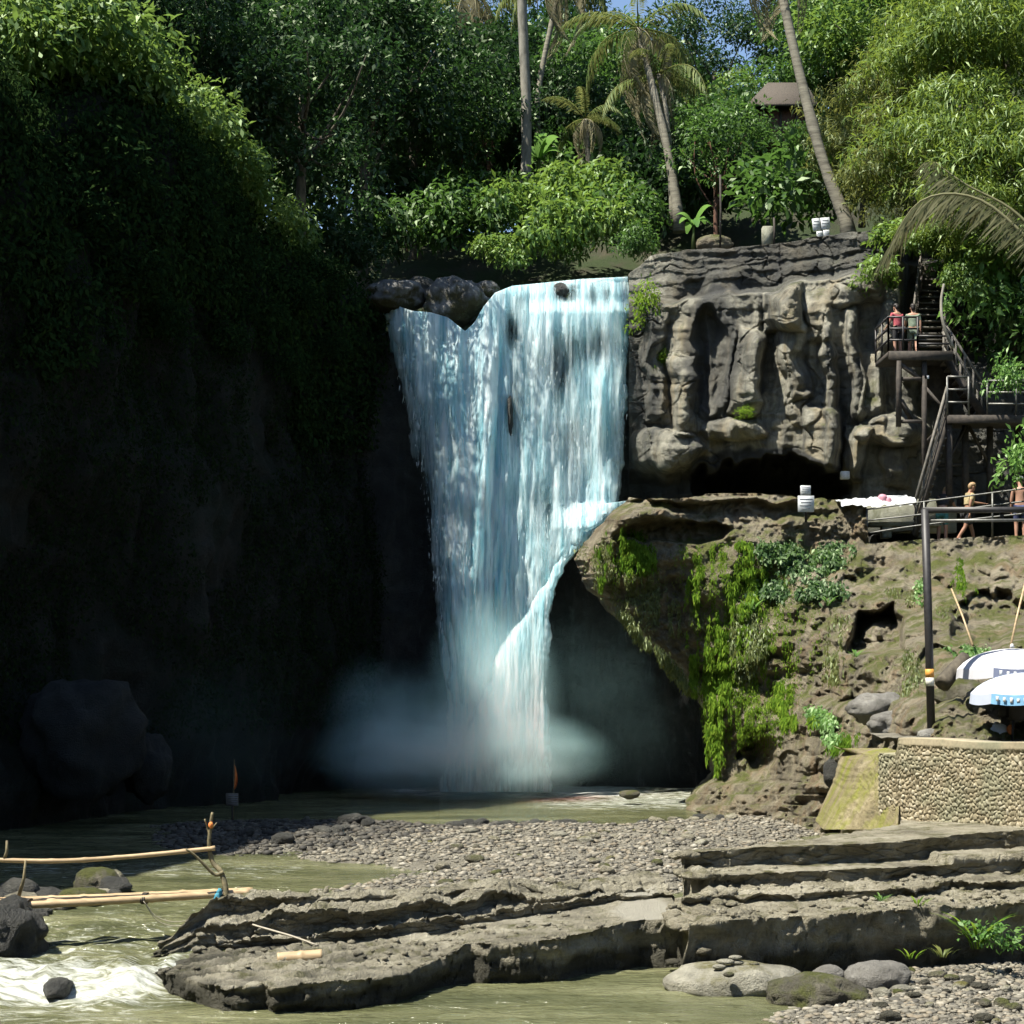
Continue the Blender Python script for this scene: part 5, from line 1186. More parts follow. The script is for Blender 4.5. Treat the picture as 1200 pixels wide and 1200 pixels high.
# the pile on the broad boulder
for k, (px,py,Y,r,lb) in enumerate([(843,1133,22.3,(.09,.07,.035),'flat stone at the left foot of the pile on the broad boulder'),(850,1127,22.35,(.12,.09,.035),'large flat stone low in the pile on the broad boulder'),
    (862,1128,22.4,(.11,.08,.035),'flat stone right of the large one in the pile on the broad boulder'),(862,1122,22.4,(.09,.07,.03),'top right flat stone of the pile on the broad boulder'),
    (854,1142,21.95,(.07,.06,.035),'dark stone lying apart on the front of the broad boulder'),(884,1129,22.5,(.07,.05,.025),'thin pale stone right of the pile on the broad boulder')]):
    boulder('cairn_stone', lb, px, py, Y, r, M['boulder'] if k != 4 else M['mossy_boulder'], 40+k, .12, 2, group='flat stones piled on the broad boulder', cat='stone')
# rocks that break the water
r_ = np.random.default_rng(8); BLD = [link('x', None) for _ in ()]
def stone_meshes():
    out = []
    for k in range(6):
        V, F = ico(3); d = 1+.22*fbm(V[:,0]*1.3+k, V[:,1]*1.3, V[:,2]*1.3, 4, k)+.1*ridge(V[:,0]*2, V[:,1]*2, V[:,2]*2+k, 2, k); out.append(new_mesh('river_stone', V*d[:,None], F, None, True))
    return out
STN = stone_meshes()
for s_, mt in zip(STN, ['river_rock','dark_boulder','river_rock','dark_boulder','mossy_boulder','boulder']): s_.materials.append(M[mt])
def stone_field(n, label, group, poly, z, smin, smax, kinds, seed):
    r = np.random.default_rng(seed); pw = np.array([G(a, b, z)[:2] for a, b in poly]); k = 0; lo, hi = pw.min(0), pw.max(0)
    while k < n:
        x, y = r.uniform(lo, hi)
        if sdf(np.array([x]), np.array([y]), pw)[0] < 0: continue
        s = smin+(smax-smin)*r.random()**2; zz = max(float(bar_z(np.array([x]), np.array([y]))[0]) if y > 25 else (float(bar2_z(np.array([x]), np.array([y]))[0]) if x > 1 else .2), z-.06)
        o = link('river_stone', STN[kinds[k % len(kinds)]], None, (x, y, zz+s*.33)); o.scale = (s*r.uniform(.9,1.4), s*r.uniform(.7,1.), s*r.uniform(.45,.75)); o.rotation_euler = (r.uniform(-.2,.2), r.uniform(-.2,.2), r.uniform(0,6.28))
        tag(o, label, 'stone', group); k += 1
stone_field(46, 'dark stone in the rock pile behind the bamboo footbridge', 'stones of the pile behind the footbridge', [(-30,1050),(20,1040),(60,1045),(90,1032),(135,1035),(140,1058),(60,1066),(-30,1068)], .3, .16, .4, [0,1,3,4], 1)
stone_field(26, 'dark stone in the low row across the channel below the fall', 'stones of the low row below the fall', [(518,966),(685,963),(690,971),(520,975)], .25, .08, .2, [1,3], 2)
stone_field(26, 'dark stone in the line of stones left of the mossy ledges', 'stones left of the mossy ledges', [(748,966),(790,957),(880,958),(882,968),(800,972),(750,972)], .25, .08, .2, [1,0,3], 3)
stone_field(45, 'large loose stone on the gravel bar', 'large stones on the gravel bar', [(440,1000),(520,980),(820,975),(830,1005),(740,1030),(560,1050),(480,1045),(520,1020)], .35, .06, .16, [0,5,4,2], 4)
stone_field(40, 'large loose stone on the pebble bank at the right', 'large stones on the pebble bank', [(1005,1160),(1030,1140),(1100,1128),(1210,1122),(1210,1200),(1030,1200)], .1, .05, .12, [0,5,4,2], 5)
stone_field(24, 'dark stone on the shaded shore left of the gravel bar', 'stones on the shaded shore', [(200,985),(300,965),(440,962),(440,990),(300,1000)], .25, .08, .25, [1,3], 6)
stone_field(16, 'black wet rock of the low bank left of the rapids', 'rocks of the left bank', [(-40,1072),(30,1062),(55,1066),(45,1074),(-30,1100)], .3, .12, .3, [1,3], 7)

# ------------------------------------------------------------------ pebble-faced wall and mossy buttress
def cobbles(S, Z, f, s):
    d1, d2, c = worley(S*f, Z*f*.72, s); return np.sqrt(np.clip((d2-d1)*2.2, 0, 1))*(.6+.4*c)
def pebble_mat2():
    m, nt, out = new_mat('pebble_wall')
    a = nd(nt, 'ShaderNodeAttribute', attribute_name='tint').outputs['Fac']; pos = nd(nt, 'ShaderNodeNewGeometry').outputs['Position']
    c = ramp(nt, a, [(0, (.17,.14,.085)), (.35, (.2,.165,.1)), (.7, (.31,.26,.165)), (1, (.38,.34,.25))])
    g = ramp(nt, noise(nt, pos, 1.3, 5), [(.45, 0), (.62, .75)]); c = mixc(nt, g, c, (.19,.19,.12))
    c = mixc(nt, .45, c, ramp(nt, noise(nt, pos, 22, 4), [(.3, .4), (.7, 1.)]), 'MULTIPLY')
    p = nd(nt, 'ShaderNodeBsdfPrincipled', {'Base Color': c, 'Roughness': .85}); nt.links.new(p.outputs[0], out.inputs[0]); return m
def stone_wall():
    a0 = np.array([6.35, 31.2]); d = np.array([.52, -.854]); d /= np.linalg.norm(d); nrm = np.array([d[1], -d[0]])
    L = 5.6; ns, nz = 520, 170
    S, T = np.meshgrid(np.linspace(0, L, ns), np.linspace(0, 1, nz))
    top = 2.9+.03*fbm(S*1.2, 3., 0, 3, 5)-.30*sst(.62, .5, S)*1.0; Z = 1.2+(top-1.2)*T
    cb = cobbles(S+.05*fbm(S*2, Z*2, 0, 2, 4), Z, 17., 3); d1, d2, cid = worley((S+.05*fbm(S*2, Z*2, 0, 2, 4))*17., Z*17.*.72, 3)
    band = sst(.18, .10, top-Z)*sst(.5, .7, S)
    D = .045*cb*(1-band)+.05*band+.05*fbm(S*.8, Z*.8, 0, 4, 6)-.03*(1-T)*0
    D = np.where(S < .45, D-.07, D)
    X = a0[0]+d[0]*S+nrm[0]*D; Y = a0[1]+d[1]*S+nrm[1]*D
    P = np.stack([X,Y,Z],-1); bk = [P[-1]+np.array([-nrm[0]*k, -nrm[1]*k, .0]) for k in (.12,.35,.6)]+[P[-1]+np.array([-nrm[0]*.6, -nrm[1]*.6, -1.6])]
    P = np.concatenate([P, np.stack(bk)]); tint = np.concatenate([np.clip(cid*.8+.1+.1*cb, 0, 1)*(1-band)+.75*band, np.full((4, ns), .75)])
    side = P[:, :1]+np.array([-nrm[0]*.7, -nrm[1]*.7, 0]); P = np.concatenate([side, P], 1); tint = np.concatenate([tint[:, :1], tint], 1)
    o = make('pebble_wall', P.reshape(-1,3), gridf(P.shape[1], P.shape[0]), pebble_mat2(), origin=(a0[0]+1.4, a0[1]-2.3, 1.5), smooth=True, attrs={'tint': tint.ravel()})
    tag(o, 'brown retaining wall faced with small pebbles below the umbrellas', 'wall')
stone_wall()
def buttress():
    nv, nu = 120, 110; py = np.linspace(884, 972, nv); u = np.linspace(0, 1, nu)
    Lx = itp(py, [(884,1002),(900,994),(930,984),(955,972),(972,966)])+2*fbm(py/9., .4, 0, 3, 4); Rx = itp(py, [(884,1066),(900,1056),(972,1052)])
    U, PY = np.meshgrid(u, py); PX = Lx[:,None]+(Rx-Lx)[:,None]*U
    Y = 33.6-2.2*U-.012*(PY-884)+.9*np.maximum(0, 1-(PX-Lx[:,None])/14.)**2
    D = .12*fbm(PX/16., PY/30., 0, 4, 15)+.05*fbm(PX/4., PY/5., 0, 4, 16)
    P = W(PX, PY, Y-D); rows = [P[0]+np.array([.02*d, d, .02*d]) for d in (2.,1.2,.6,.2)]; P = np.concatenate([np.stack(rows), P])
    side = [P[:,0]+np.array([.1*d, d, 0]) for d in (2.2,1.2,.5)]; P = np.concatenate([np.stack(side,1), P], 1)
    o = make('mossy_buttress', P.reshape(-1,3), gridf(P.shape[1], P.shape[0]), M['moss_wall'], origin=tuple(W(1010,968,33)), smooth=True)
    tag(o, 'rough concrete buttress covered in yellow-green moss at the left end of the pebble wall', 'wall')
buttress()
# ground behind the wall, under the umbrellas
ground_sheet('terrace_ground', 7.2, 16, 27.2, 36.5, 60, 60, lambda X, Y: 2.82+.05*fbm(X, Y, 0, 3, 7)+np.where((X-6.35)*.854+(Y-31.2)*.52 < .3, -3.5, 0))

# ------------------------------------------------------------------ bamboo footbridge
def bamboo(b, pts, r, knots=.45):
    c = curve(pts, 40); s = np.r_[0, np.cumsum(np.linalg.norm(np.diff(c, axis=0), axis=1))]
    n = max(2, int(s[-1]/.06)); t = np.linspace(0, s[-1], n); p = np.stack([np.interp(t, s, c[:,k]) for k in range(3)], -1)
    ph = (t % knots); rad = r*(1+.22*np.exp(-((np.minimum(ph, knots-ph))/.025)**2))
    b.tube(p, rad, 8)
def footbridge():
    e = empty('bamboo_footbridge', tuple(W(120,1064,24.7)), 'narrow footbridge of two bamboo poles with a bamboo handrail over the left channel', 'footbridge')
    for dy, p0, p1 in ((0,(-60,1065),(292,1046)),(.14,(-60,1060),(282,1047)),(.27,(-60,1058),(296,1044))):
        b = MB(); bamboo(b, [W(p0[0],p0[1],24.2+dy), W(115,(p0[1]+p1[1])/2+1,24.7+dy), W(p1[0],p1[1],25.3+dy)], .052); b.build('deck_pole', M['bamboo'], e, smooth=True)
    b = MB(); bamboo(b, [W(-60,1006,24.4), W(60,1009,24.6), W(150,1004,24.9), W(252,994,25.2)], .032); b.build('handrail', M['bamboo'], e, smooth=True)
    b = MB(); b.tube(curve([W(264,1075,25.1), W(265,1045,25.1), W(259,1022,25.15), W(249,1010,25.2), W(245,990,25.2), W(247,965,25.2), W(249,952,25.2)], 20), np.linspace(.045,.02,20), 8)
    b.tube(curve([W(262,1022,25.12), W(252,1025,25.1), W(240,1014,25.05), W(228,1002,25.), W(218,995,24.95)], 14), np.linspace(.03,.014,14), 7)
    b.tube(curve([W(246,985,25.2), W(243,970,25.2), W(240,960,25.15)], 6), .012, 6); b.tube(curve([W(248,972,25.2), W(254,964,25.2)], 4), .01, 6)
    b.build('branch_post', M['branch'], e, smooth=True)
    for (x0,y0,x1,y1) in ((22,1050,30,1008),(4,1010,8,985)):
        b = MB(); b.tube([W(x0,y0,24.5), W((x0+x1)/2+2,(y0+y1)/2,24.5), W(x1,y1,24.5)], [.028,.022,.016], 7); b.build('post', M['branch'], e, smooth=True)
    for px, py, Y in ((28,1061,24.35),(166,1054,24.9),(258,1049,25.15)):
        b = MB()
        for k in range(3):
            c = W(px+k*2, py, Y); a = np.linspace(0, 2*PI, 15); b.tube(np.stack([c[0]+0*a, c[1]+.13+.22*np.cos(a), c[2]+.07*np.sin(a)], -1), .012, 5, cap=False)
        b.build('binding', M['dark_wood'], e, smooth=True)
    b = MB(); b.blob(W(255,1054,25.0), (.05,.05,.09), 4, .35, 3, 2.5); b.blob(W(257,1046,25.02), (.035,.04,.06), 5, .35, 3, 2.5); b.build('rope_wrap', M['teal_rope'], e, smooth=True)
    b = MB(); b.blob(W(247,967,25.15), (.035,.035,.05), 3); b.build('rope_wrap', M['orange_cloth'], e, smooth=True)
    for sag, o in ((24,0),(29,.04)):
        b = MB(); b.tube(curve([W(168,1056,24.8+o), W(185,1056+sag*.8,24.85+o), W(212,1056+sag,24.9+o), W(238,1052+sag*.7,25+o), W(258,1048,25.05+o)], 24), .006, 5); b.build('slack_wire', M['rope'], e, smooth=True)
footbridge()
b = MB(); b.tube(curve([W(272,1072,25.0), W(295,1083,24.2), W(318,1090,23.7), W(345,1098,23.4), W(372,1108,23.2)], 20), .014, 6)
tag(b.build('rope', M['rope'], origin=tuple(W(320,1090,23.7)), smooth=True), 'pale rope running down from the branch post over the rock outcrop', 'rope')
def bamboo_piece():
    c = W(350, 1124, 22.75); b = MB(); 
    t = np.linspace(0, .56, 24); rr = .082*(1+.14*np.exp(-((t-.30)/.02)**2)); b.tube(np.stack([c[0]-.27+t, c[1]+.12*t, c[2]+.0*t+.06*t], -1), rr, 14)
    o = b.build('bamboo_piece', M['bamboo'], origin=tuple(c), smooth=True); tag(o, 'short thick piece of cut bamboo lying on the outcrop', 'bamboo')
bamboo_piece()
# warning sign and flag in the shade by the pool
e = empty('flag', tuple(W(274,962,46.5)), 'narrow orange flag on a thin pole by the dark pool', 'flag')
b = MB(); b.tube([W(273,962,46.5), W(274,920,46.5), W(274.5,890,46.5)], [.022,.02,.014], 7); b.build('pole', M['branch'], e, smooth=True)
def flag_cloth():
    u = np.linspace(0,1,10); v = np.linspace(0,1,24); U,V = np.meshgrid(u,v); py = 896+V*30; w = 6*np.sin(np.clip(V*.9+.1,0,1)*PI)**.7
    P = W(274.2+U*w*(.4+.6*V), py, 46.5+.10*np.sin(U*7+V*4)); make('cloth', P.reshape(-1,3), gridf(10,24), M['orange_cloth'], e, smooth=True)
flag_cloth()
def lines(b, c, w, h, rows, r, Y=-.012):
    for k, (f0, f1) in enumerate(rows):
        z = c[2]+h*(.5-(k+.7)/(len(rows)+.4)); b.box((c[0]+w*(f0+f1-1)/2, c[1]+Y, z), (w*(f1-f0), .006, h*.2/len(rows)))
e = empty('warning_sign', tuple(W(272,962,46.2)), 'small grey notice board on a thin post in front of the orange flag', 'sign')
c = W(272,937,46.2); b = MB(); b.box(c, (.32,.025,.33)); b.build('board', M['grey_wood'], e)
b = MB(); b.box((c[0],c[1]+.03,c[2]-.35), (.04,.03,.75)); b.build('post', M['dark_wood'], e)
b = MB(); lines(b, c+np.array([.03,-.013,.0]), .27, .3, [(.05,.95),(.0,1.),(.3,.95),(.35,.9),(.0,1.)], 0, 0); b.build('lettering', M['grey_paint'], e)

# ------------------------------------------------------------------ signs on the cliff and terrace
def sign(name, label, boards, post, Y, rows, pm='dark_wood', rot=0.0):
    e = empty(name, tuple(W(post[0],post[2],Y)), label, 'sign')
    for (x0,y0,x1,y1) in boards:
        c = W((x0+x1)/2,(y0+y1)/2,Y); w = (x1-x0)/FOC*Y; h = (y1-y0)/FOC*Y
        b = MB(); b.box(c, (w,.03,h), tilt=rot); b.build('board', M['white'], e)
        b = MB(); lines(b, c+np.array([0,-.017,0]), w*.8, h*.85, rows, 0, 0); b.build('lettering', M['grey_paint'], e)
    b = MB(); b.beam(W(post[0],post[1],Y+.04), W(post[0]+(post[3] if len(post)>3 else 0),post[2],Y+.04), .06, .05); b.build('post', M[pm], e)
sign('notice_board', 'pair of tilted white notice boards on the right cliff top near the leaning palm', [(952,256,961,270),(962,255,972.5,268.5),(957,271,964,279),(965,269.5,972,278)], (962,255,284,2), 57.3, [(.05,.9),(0,1),(.1,.8)], rot=.1)
sign('warning_sign', 'white warning sign of two plates on a black post on the terrace rim', [(938,569,950,580),(935,581,954,600)], (944.5,572,612), 50.2, [(0,1),(.1,.9),(0,.9),(.2,.8)])
b = MB(); b.box(W(990,557,54.2), (.26,.2,.24)); tag(b.build('white_box', M['white'], origin=tuple(W(990,562,54.2))), 'small white box at the back of the dark rock shelter', 'box')

# hut
def hut():
    Y = 76.; e = empty('hut', tuple(W(906,168,Y)), 'brown wooden hut with a weathered pitched roof among the trees', 'hut')
    x0, x1 = W(884,165,Y)[0], W(946,165,Y)[0]; zb = W(900,168,Y)[2]; ze = W(900,127,Y)[2]; zr = W(900,88,Y)[2]
    b = MB(); b.box(((x0+x1)/2, Y+1.3, (zb+ze)/2), (x1-x0-.3, 2.6, ze-zb)); b.build('wall', M['hut_wall'], e)
    for f in (.2,.5,.8):
        b = MB(); b.box((x0+(x1-x0)*f, Y-.03, (zb+ze)/2), (.1,.1,ze-zb-.1)); b.build('post', M['dark_wood'], e)
    V = []; th = .12; xa, xb = x0-.35, x1+.35; ym = Y+1.3
    for z in (0, th): V += [(xa,Y-.6,ze-.1+z),(xb,Y-.6,ze-.1+z),(xb-.2,ym,zr+z),(xa+1.1,ym,zr+z),(xa,Y+3.2,ze-.1+z),(xb,Y+3.2,ze-.1+z)]
    F4 = [(6,7,8,9),(9,8,11,10),(3,2,1,0),(4,5,2,3),(0,1,7,6),(5,4,10,11)]; F3 = [(7,11,8),(6,9,10),(1,2,5),(0,4,3)]; F4 += [(1,5,11,7),(4,0,6,10)]
    make('roof', V, [np.array(F4), np.array(F3)], M['thatch'], e)
hut()
# cliff-top odds and ends
b = MB(); b.box(W(899,277,59.3), (.34,.3,.62)); tag(b.build('concrete_post', M['concrete'], origin=tuple(W(899,288,59.3))), 'stumpy yellowish concrete post on the right cliff top', 'post')
for px, y0, y1, Y, lb in ((844,205,290,59.6,'thin dark pole rising from the cliff top left of the concrete post'),(907,255,288,59,'thin dark pole beside the stumpy concrete post')):
    b = MB(); b.tube([W(px,y1,Y), W(px+.6,(y0+y1)/2,Y), W(px,y0,Y)], .035, 7); tag(b.build('pole', M['dark_wood'], origin=tuple(W(px,y1,Y)), smooth=True), lb, 'pole')
boulder('top_rock', 'low sunlit rock on the cliff top left of the thin dark pole', 836, 287, 60.4, (.6,.5,.3), M['terrace'], 61, cat='rock')
e = empty('bamboo_rail', tuple(W(560,246,71)), 'dark bamboo path rail crossing behind the bushes above the fall', 'railing')
b = MB(); bamboo(b, [W(482,250,70.5), W(540,241,71), W(590,243,71.3), W(626,246,71.5)], .07); b.build('rail', M['dark_wood'], e, smooth=True)
for px in (486,540,600):
    b = MB(); b.tube([W(px,268,71.1), W(px,240,71.1)], .05, 7); b.build('post', M['dark_wood'], e, smooth=True)

# ------------------------------------------------------------------ staircase
def staircase():
    e = empty('staircase', tuple(W(1100,590,51.5)), 'dark timber and steel staircase zigzagging down the right cliff', 'staircase')
    def part(name, mat='dark_wood'):
        return lambda fn: (lambda b: (fn(b), b.build(name, M[mat], e)))(MB())
    def flight(a, c, wv, n, rail=True, hr=.95, nm='dark_wood'):
        a = np.array(a); c = np.array(c); wv = np.array(wv)
        for s in (0, 1):
            b = MB(); b.beam(a+wv*s, c+wv*s, .07, .22); b.build('stringer', M['dark_wood'], e)
            if rail:
                b = MB(); up = np.array([0,0,hr])
                b.beam(a+wv*s+up, c+wv*s+up, .06, .07); b.beam(a+wv*s+up*.55, c+wv*s+up*.55, .045, .05)
                for t in np.linspace(.03,.97,5): p = a+(c-a)*t+wv*s; b.beam(p, p+up, .05, .05)
                b.build('handrail', M['grey_wood'], e)
        for k in range(n):
            p = a+(c-a)*((k+.5)/n)+wv*.5; b = MB(); d = (c-a)[:2]; ang = math.atan2(wv[1], wv[0])
            b.box(p+np.array([0,0,.02]), (np.linalg.norm(wv)-.08, .28, .045), rz=ang); b.build('tread', M['grey_wood'], e)
    Y1 = 52.0
    l0, l1 = W(1041,412,Y1), W(1116,406,Y1); z1 = l0[2]
    b = MB(); b.box(((l0[0]+l1[0])/2, Y1+.9, z1-.06), (l1[0]-l0[0], 1.9, .14)); b.build('landing', M['dark_wood'], e)
    b = MB(); b.box(((l0[0]+l1[0])/2, Y1-.03, z1-.13), (l1[0]-l0[0], .08, .26)); b.build('fascia', M['dark_wood'], e)
    def rail(p, q, zf, h, posts, nm='railing', mat='black_metal', bars=3):
        p = np.array([*p, zf]); q = np.array([*q, zf]); b = MB()
        for k in range(bars): u = np.array([0,0,h*(k+1)/bars]); b.beam(p+u, q+u, .045, .05)
        for t in np.linspace(0,1,posts): m = p+(q-p)*t; b.beam(m, m+np.array([0,0,h]), .05, .05)
        b.build(nm, M[mat], e)
    rail((l0[0],Y1), (l0[0]+.85,Y1), z1, 1.0, 3); rail((l0[0],Y1), (l0[0],Y1+1.8), z1, 1.0, 3); rail((l0[0]+.85,Y1), (l1[0],Y1), z1, .45, 2, bars=2)
    # upper flight climbs away from the viewer
    flight((W(1067,408,53.9)[0],53.9,z1), (W(1080,330,56.9)[0],56.9,16.7), (1.0,.05,0), 14, nm='a')
    # second flight goes down to the right
    z2 = float(W(1120,487,51.6)[2])
    flight((l1[0]-.05,Y1+.5,z1-.1), (W(1153,478,52.2)[0],52.3,z2+.1), (.1,.9,0), 9)
    m0, m1 = W(1109,488,51.6), W(1225,481,51.6)
    b = MB(); b.box(((m0[0]+m1[0])/2, 52.4, z2-.07), (m1[0]-m0[0], 1.7, .15)); b.build('landing', M['dark_wood'], e)
    b = MB(); b.box(((m0[0]+m1[0])/2, 51.52, z2-.12), (m1[0]-m0[0], .08, .24)); b.build('fascia', M['dark_wood'], e)
    rail((m0[0],51.5), (W(1135,480,51.5)[0],51.5), z2, 1.1, 2, mat='rail_metal'); rail((W(1158,480,51.5)[0],51.6), (m1[0],51.6), z2, 1.0, 3, mat='rail_metal')
    # lower flight comes down to the platform towards the left
    flight((m0[0]+.05,51.7,z2-.1), (W(1072,588,50.7)[0],50.7,8.0), (.15,.75,0), 15)
    for px, ya, yb, Y, w in ((1053,418,500,52.0,.13),(1054,418,496,53.6,.12),(1083,412,592,52.1,.13),(1112,492,598,51.7,.16),(1131,490,598,52.6,.17),(1160,490,590,52.9,.16),(1113,412,490,53.5,.14),(1192,488,590,53,.15)):
        b = MB(); b.beam(W(px,yb,Y), W(px,ya,Y), w, w); b.build('post', M['dark_wood'], e)
    for p, q in (((1053,425,52.0),(1083,448,52.1)),((1055,470,52.0),(1068,492,52.4)),((1056,444,52),(1083,444,52.1)),((1056,494,52),(1083,494,52.1))):
        b = MB(); b.beam(W(*p), W(*q), .08, .1); b.build('brace', M['dark_wood'], e)
    for p, q in (((1083,452,52.1),(1112,486,51.8)),((1083,520,52.1),(1112,492,51.8)),((1112,540,51.8),(1131,500,52.5)),((1053,425,53.6),(1083,425,53.6)),((1083,545,52.1),(1131,545,52.6)),((1131,492,52.6),(1160,545,52.9))):
        b = MB(); b.beam(W(*p), W(*q), .06, .08); b.build('brace', M['dark_wood'], e)
    b = MB(); b.box(W(1101,446,53.6), (.72,.06,1.2)); b.build('back_panel', M['dark_wood'], e)
    b = MB(); b.box(W(1086,442,52.05), (.13,.03,.1)); b.build('notice', M['white'], e)
staircase()
b = MB(); b.tube(curve([W(1106,333,51.6), W(1103,352,51.5), W(1104,372,51.4), W(1109,390,51.4), W(1117,408,51.5)], 16), np.linspace(.035,.055,16), 8)
tag(b.build('crooked_branch', M['pale_bark'], origin=tuple(W(1117,408,51.5)), smooth=True), 'pale crooked branch standing beside the upper flight of stairs', 'branch')

# ------------------------------------------------------------------ platform railing, bench, post frame
def railing():
    e = empty('railing', tuple(W(1016,635,50.3)), 'thin metal railing along the edge of the viewing platform', 'railing')
    for ys in ((597,588,573),(610,602.5,588),(625,615,603)):
        b = MB(); b.tube(curve([W(1016,ys[0],50.3), W(1083,ys[1],49.7), W(1235,ys[2]-5,48.5)], 12), .024, 7); b.build('rail', M['rail_metal'], e, smooth=True)
    for px, y0, y1, Y in ((1016,637,596,50.3),(1083,632,588,49.7),(1163,630,578,49.05),(1225,626,569,48.55)):
        b = MB(); b.beam(W(px,y1,Y), W(px,y0,Y), .045, .045); b.build('post', M['rail_metal'], e)
railing()
def post_frame():
    e = empty('black_post', tuple(W(1088,859,32.4)), 'tall black metal post with yellow and white bands, carrying two bars to the right', 'post')
    b = MB(); b.tube([W(1091.5,862,32.4), W(1088,730,32.4), W(1084,597,32.4)], .075, 12); b.build('pole', M['black_metal'], e, smooth=True)
    for ya, yb, m in ((784,794,'yellow_band'),(794,804,'white_band')):
        x = lambda y: 1084+(y-597)*(7.5/265)
        b = MB(); b.tube([W(x(yb),yb,32.4), W(x(ya),ya,32.4)], .079, 12); b.build('band', M[m], e, smooth=True)
    b = MB(); b.beam(W(1081,598,32.4), W(1260,597,32.2), .1, .1); b.build('top_bar', M['black_metal'], e)
    b = MB(); b.beam(W(1085,610.5,32.4), W(1260,609,32.2), .05, .05); b.build('lower_bar', M['rail_metal'], e)
    for px in (1174,1245):
        b = MB(); b.beam(W(px,611,32.35), W(px,598,32.35), .06, .06); b.build('strut', M['black_metal'], e)
    b = MB(); b.blob(W(1091,861,32.3), (.28,.22,.12), 4); b.build('footing', M['grey_boulder'], e, smooth=True)
post_frame()
e = empty('concrete_bench', tuple(W(1058,630,51.6)), 'low pale concrete bench on the platform behind the railing', 'bench')
b = MB(); b.box(W(1058,615,51.6), (2.0,.5,.12)); b.build('seat', M['concrete'], e)
for px in (1038,1078):
    b = MB(); b.box(W(px,624,51.6), (.25,.42,.34)); b.build('support', M['concrete'], e)
b = MB(); b.box(W(1068,605,53.0), (2.6,.3,1.0)); tag(b.build('parapet', M['concrete'], origin=tuple(W(1068,630,53.0))), 'pale mossy parapet wall behind the bench on the platform', 'wall')
def tarp():
    U, V = np.meshgrid(np.linspace(0,1,60), np.linspace(0,1,30)); X = W(983,590,50.6)[0]+U*2.1; Y = 50.2+V*1.3
    Z = HC+205/FOC*50.6+.10+.12*U+.16*V+.10*ridge(U*4+V*2, V*3, 0, 3, 5)*.6+.05*fbm(U*9, V*6, 0, 3, 6)-.14*sst(.10,0,V)+.06*fbm(U*14, V*9, 0, 3, 8)
    make_o = make('white_sheet', np.stack([X,Y,Z],-1).reshape(-1,3), gridf(60,30), M['white'], origin=tuple(W(1010,595,50.6)), smooth=True); tag(make_o, 'crumpled white sheet spread over the rock at the left end of the railing', 'sheet')
tarp()
M['pink'] = plain('pink_cloth', (.55,.25,.3), .8, var=.3, sc=9)
b = MB(); b.blob(W(1034,585,50.5), (.14,.12,.15), 3, .15, 3); b.blob(W(1041,587,50.5), (.10,.1,.11), 6, .15, 3); tag(b.build('pink_bag', M['pink'], origin=tuple(W(1036,590,50.5)), smooth=True), 'pink bag lying on the white sheet', 'bag')
e = empty('stall_table', tuple(W(1046,596,51.2)), 'white-topped low table behind the pink bag', 'table')
b = MB(); b.box(W(1047,583,51.4), (.6,.5,.06)); b.build('table_top', M['white'], e); b = MB(); b.box(W(1047,587,51.4), (.54,.44,.16)); b.build('base', M['white'], e)

# ------------------------------------------------------------------ umbrellas and things under them
def umbrella(label, px, py, Y, R, rise, cloth, band, seed, base_z, marks, tiltx=0.0, panel=None):
    """px,py: hub on the canopy top"""
    c = W(px, py, Y); e = empty('beach_umbrella', (c[0], c[1], base_z), label, 'umbrella', 'beach umbrellas behind the pebble wall'); n = 8; sub = 6; m = 10
    a = np.linspace(0, 2*PI, n*sub, endpoint=False)+seed; q = np.linspace(.02, 1, m)
    A, Q = np.meshgrid(a, q); sag = 1-.05*np.abs(np.sin((A-seed)*n/2))*Q
    X = c[0]+R*Q*np.cos(A)*sag; Yy = c[1]+R*Q*np.sin(A)*sag; Z = c[2]-rise*(1-np.sqrt(np.maximum(0, 1-(Q*.93)**2)))*1.15-.03*np.abs(np.sin((A-seed)*n/2))*Q
    make('canopy', np.stack([X,Yy,Z],-1).reshape(-1,3), gridf(n*sub, m, True), M[cloth], e, smooth=True)
    x, y, z = X[-1], Yy[-1], Z[-1]; dz = np.array([0,.09,.18]); V = np.stack([np.stack([x+.01*k*np.cos(a), y+.01*k*np.sin(a), z-d], -1) for k, d in enumerate(dz)])
    F = gridf(n*sub, 3, True); seg = (np.tile(np.arange(n*sub), 2))//sub
    for part, keep, mt in (('valance', ~np.isin(seg, marks), M[cloth]), ('valance', np.isin(seg, marks), M[band])):
        make(part, V.reshape(-1,3), F[keep], mt, e, smooth=True)
    # pale lettering marks on the printed panels
    b = MB(); r = np.random.default_rng(4)
    for s in marks:
        for k in range(1, 6):
            t = a[s*sub]+(2*PI/n)*(k+.1)/6.6; i = (s*sub+int(k*sub/6.6)) % (n*sub); R2 = math.hypot(x[i]-c[0], y[i]-c[1])+.02
            b.box((c[0]+R2*math.cos(t), c[1]+R2*math.sin(t), z[i]-.09), (.012, .05, .06+.03*r.random()), rz=t)
    b.build('lettering', M['white'], e)
    b = MB(); b.tube([(c[0],c[1],base_z),(c[0],c[1],c[2]+.08)], .022, 8); b.build('pole', M['white'], e, smooth=True)
    for k in range(n):
        t = seed+k*2*PI/n; b = MB(); pts = [(c[0]+R*.98*f*math.cos(t), c[1]+R*.98*f*math.sin(t), c[2]-rise*(1-math.sqrt(max(0,1-(f*.93)**2)))*1.15-.025) for f in (.03,.3,.6,.98)]; b.tube(pts, .009, 5); b.build('rib', M['grey_wood'], e, smooth=True)
    b = MB(); b.tube([(c[0],c[1],c[2]+.02),(c[0],c[1],c[2]+.09)], [.05,.02], 8); b.build('finial', M['white'], e, smooth=True)
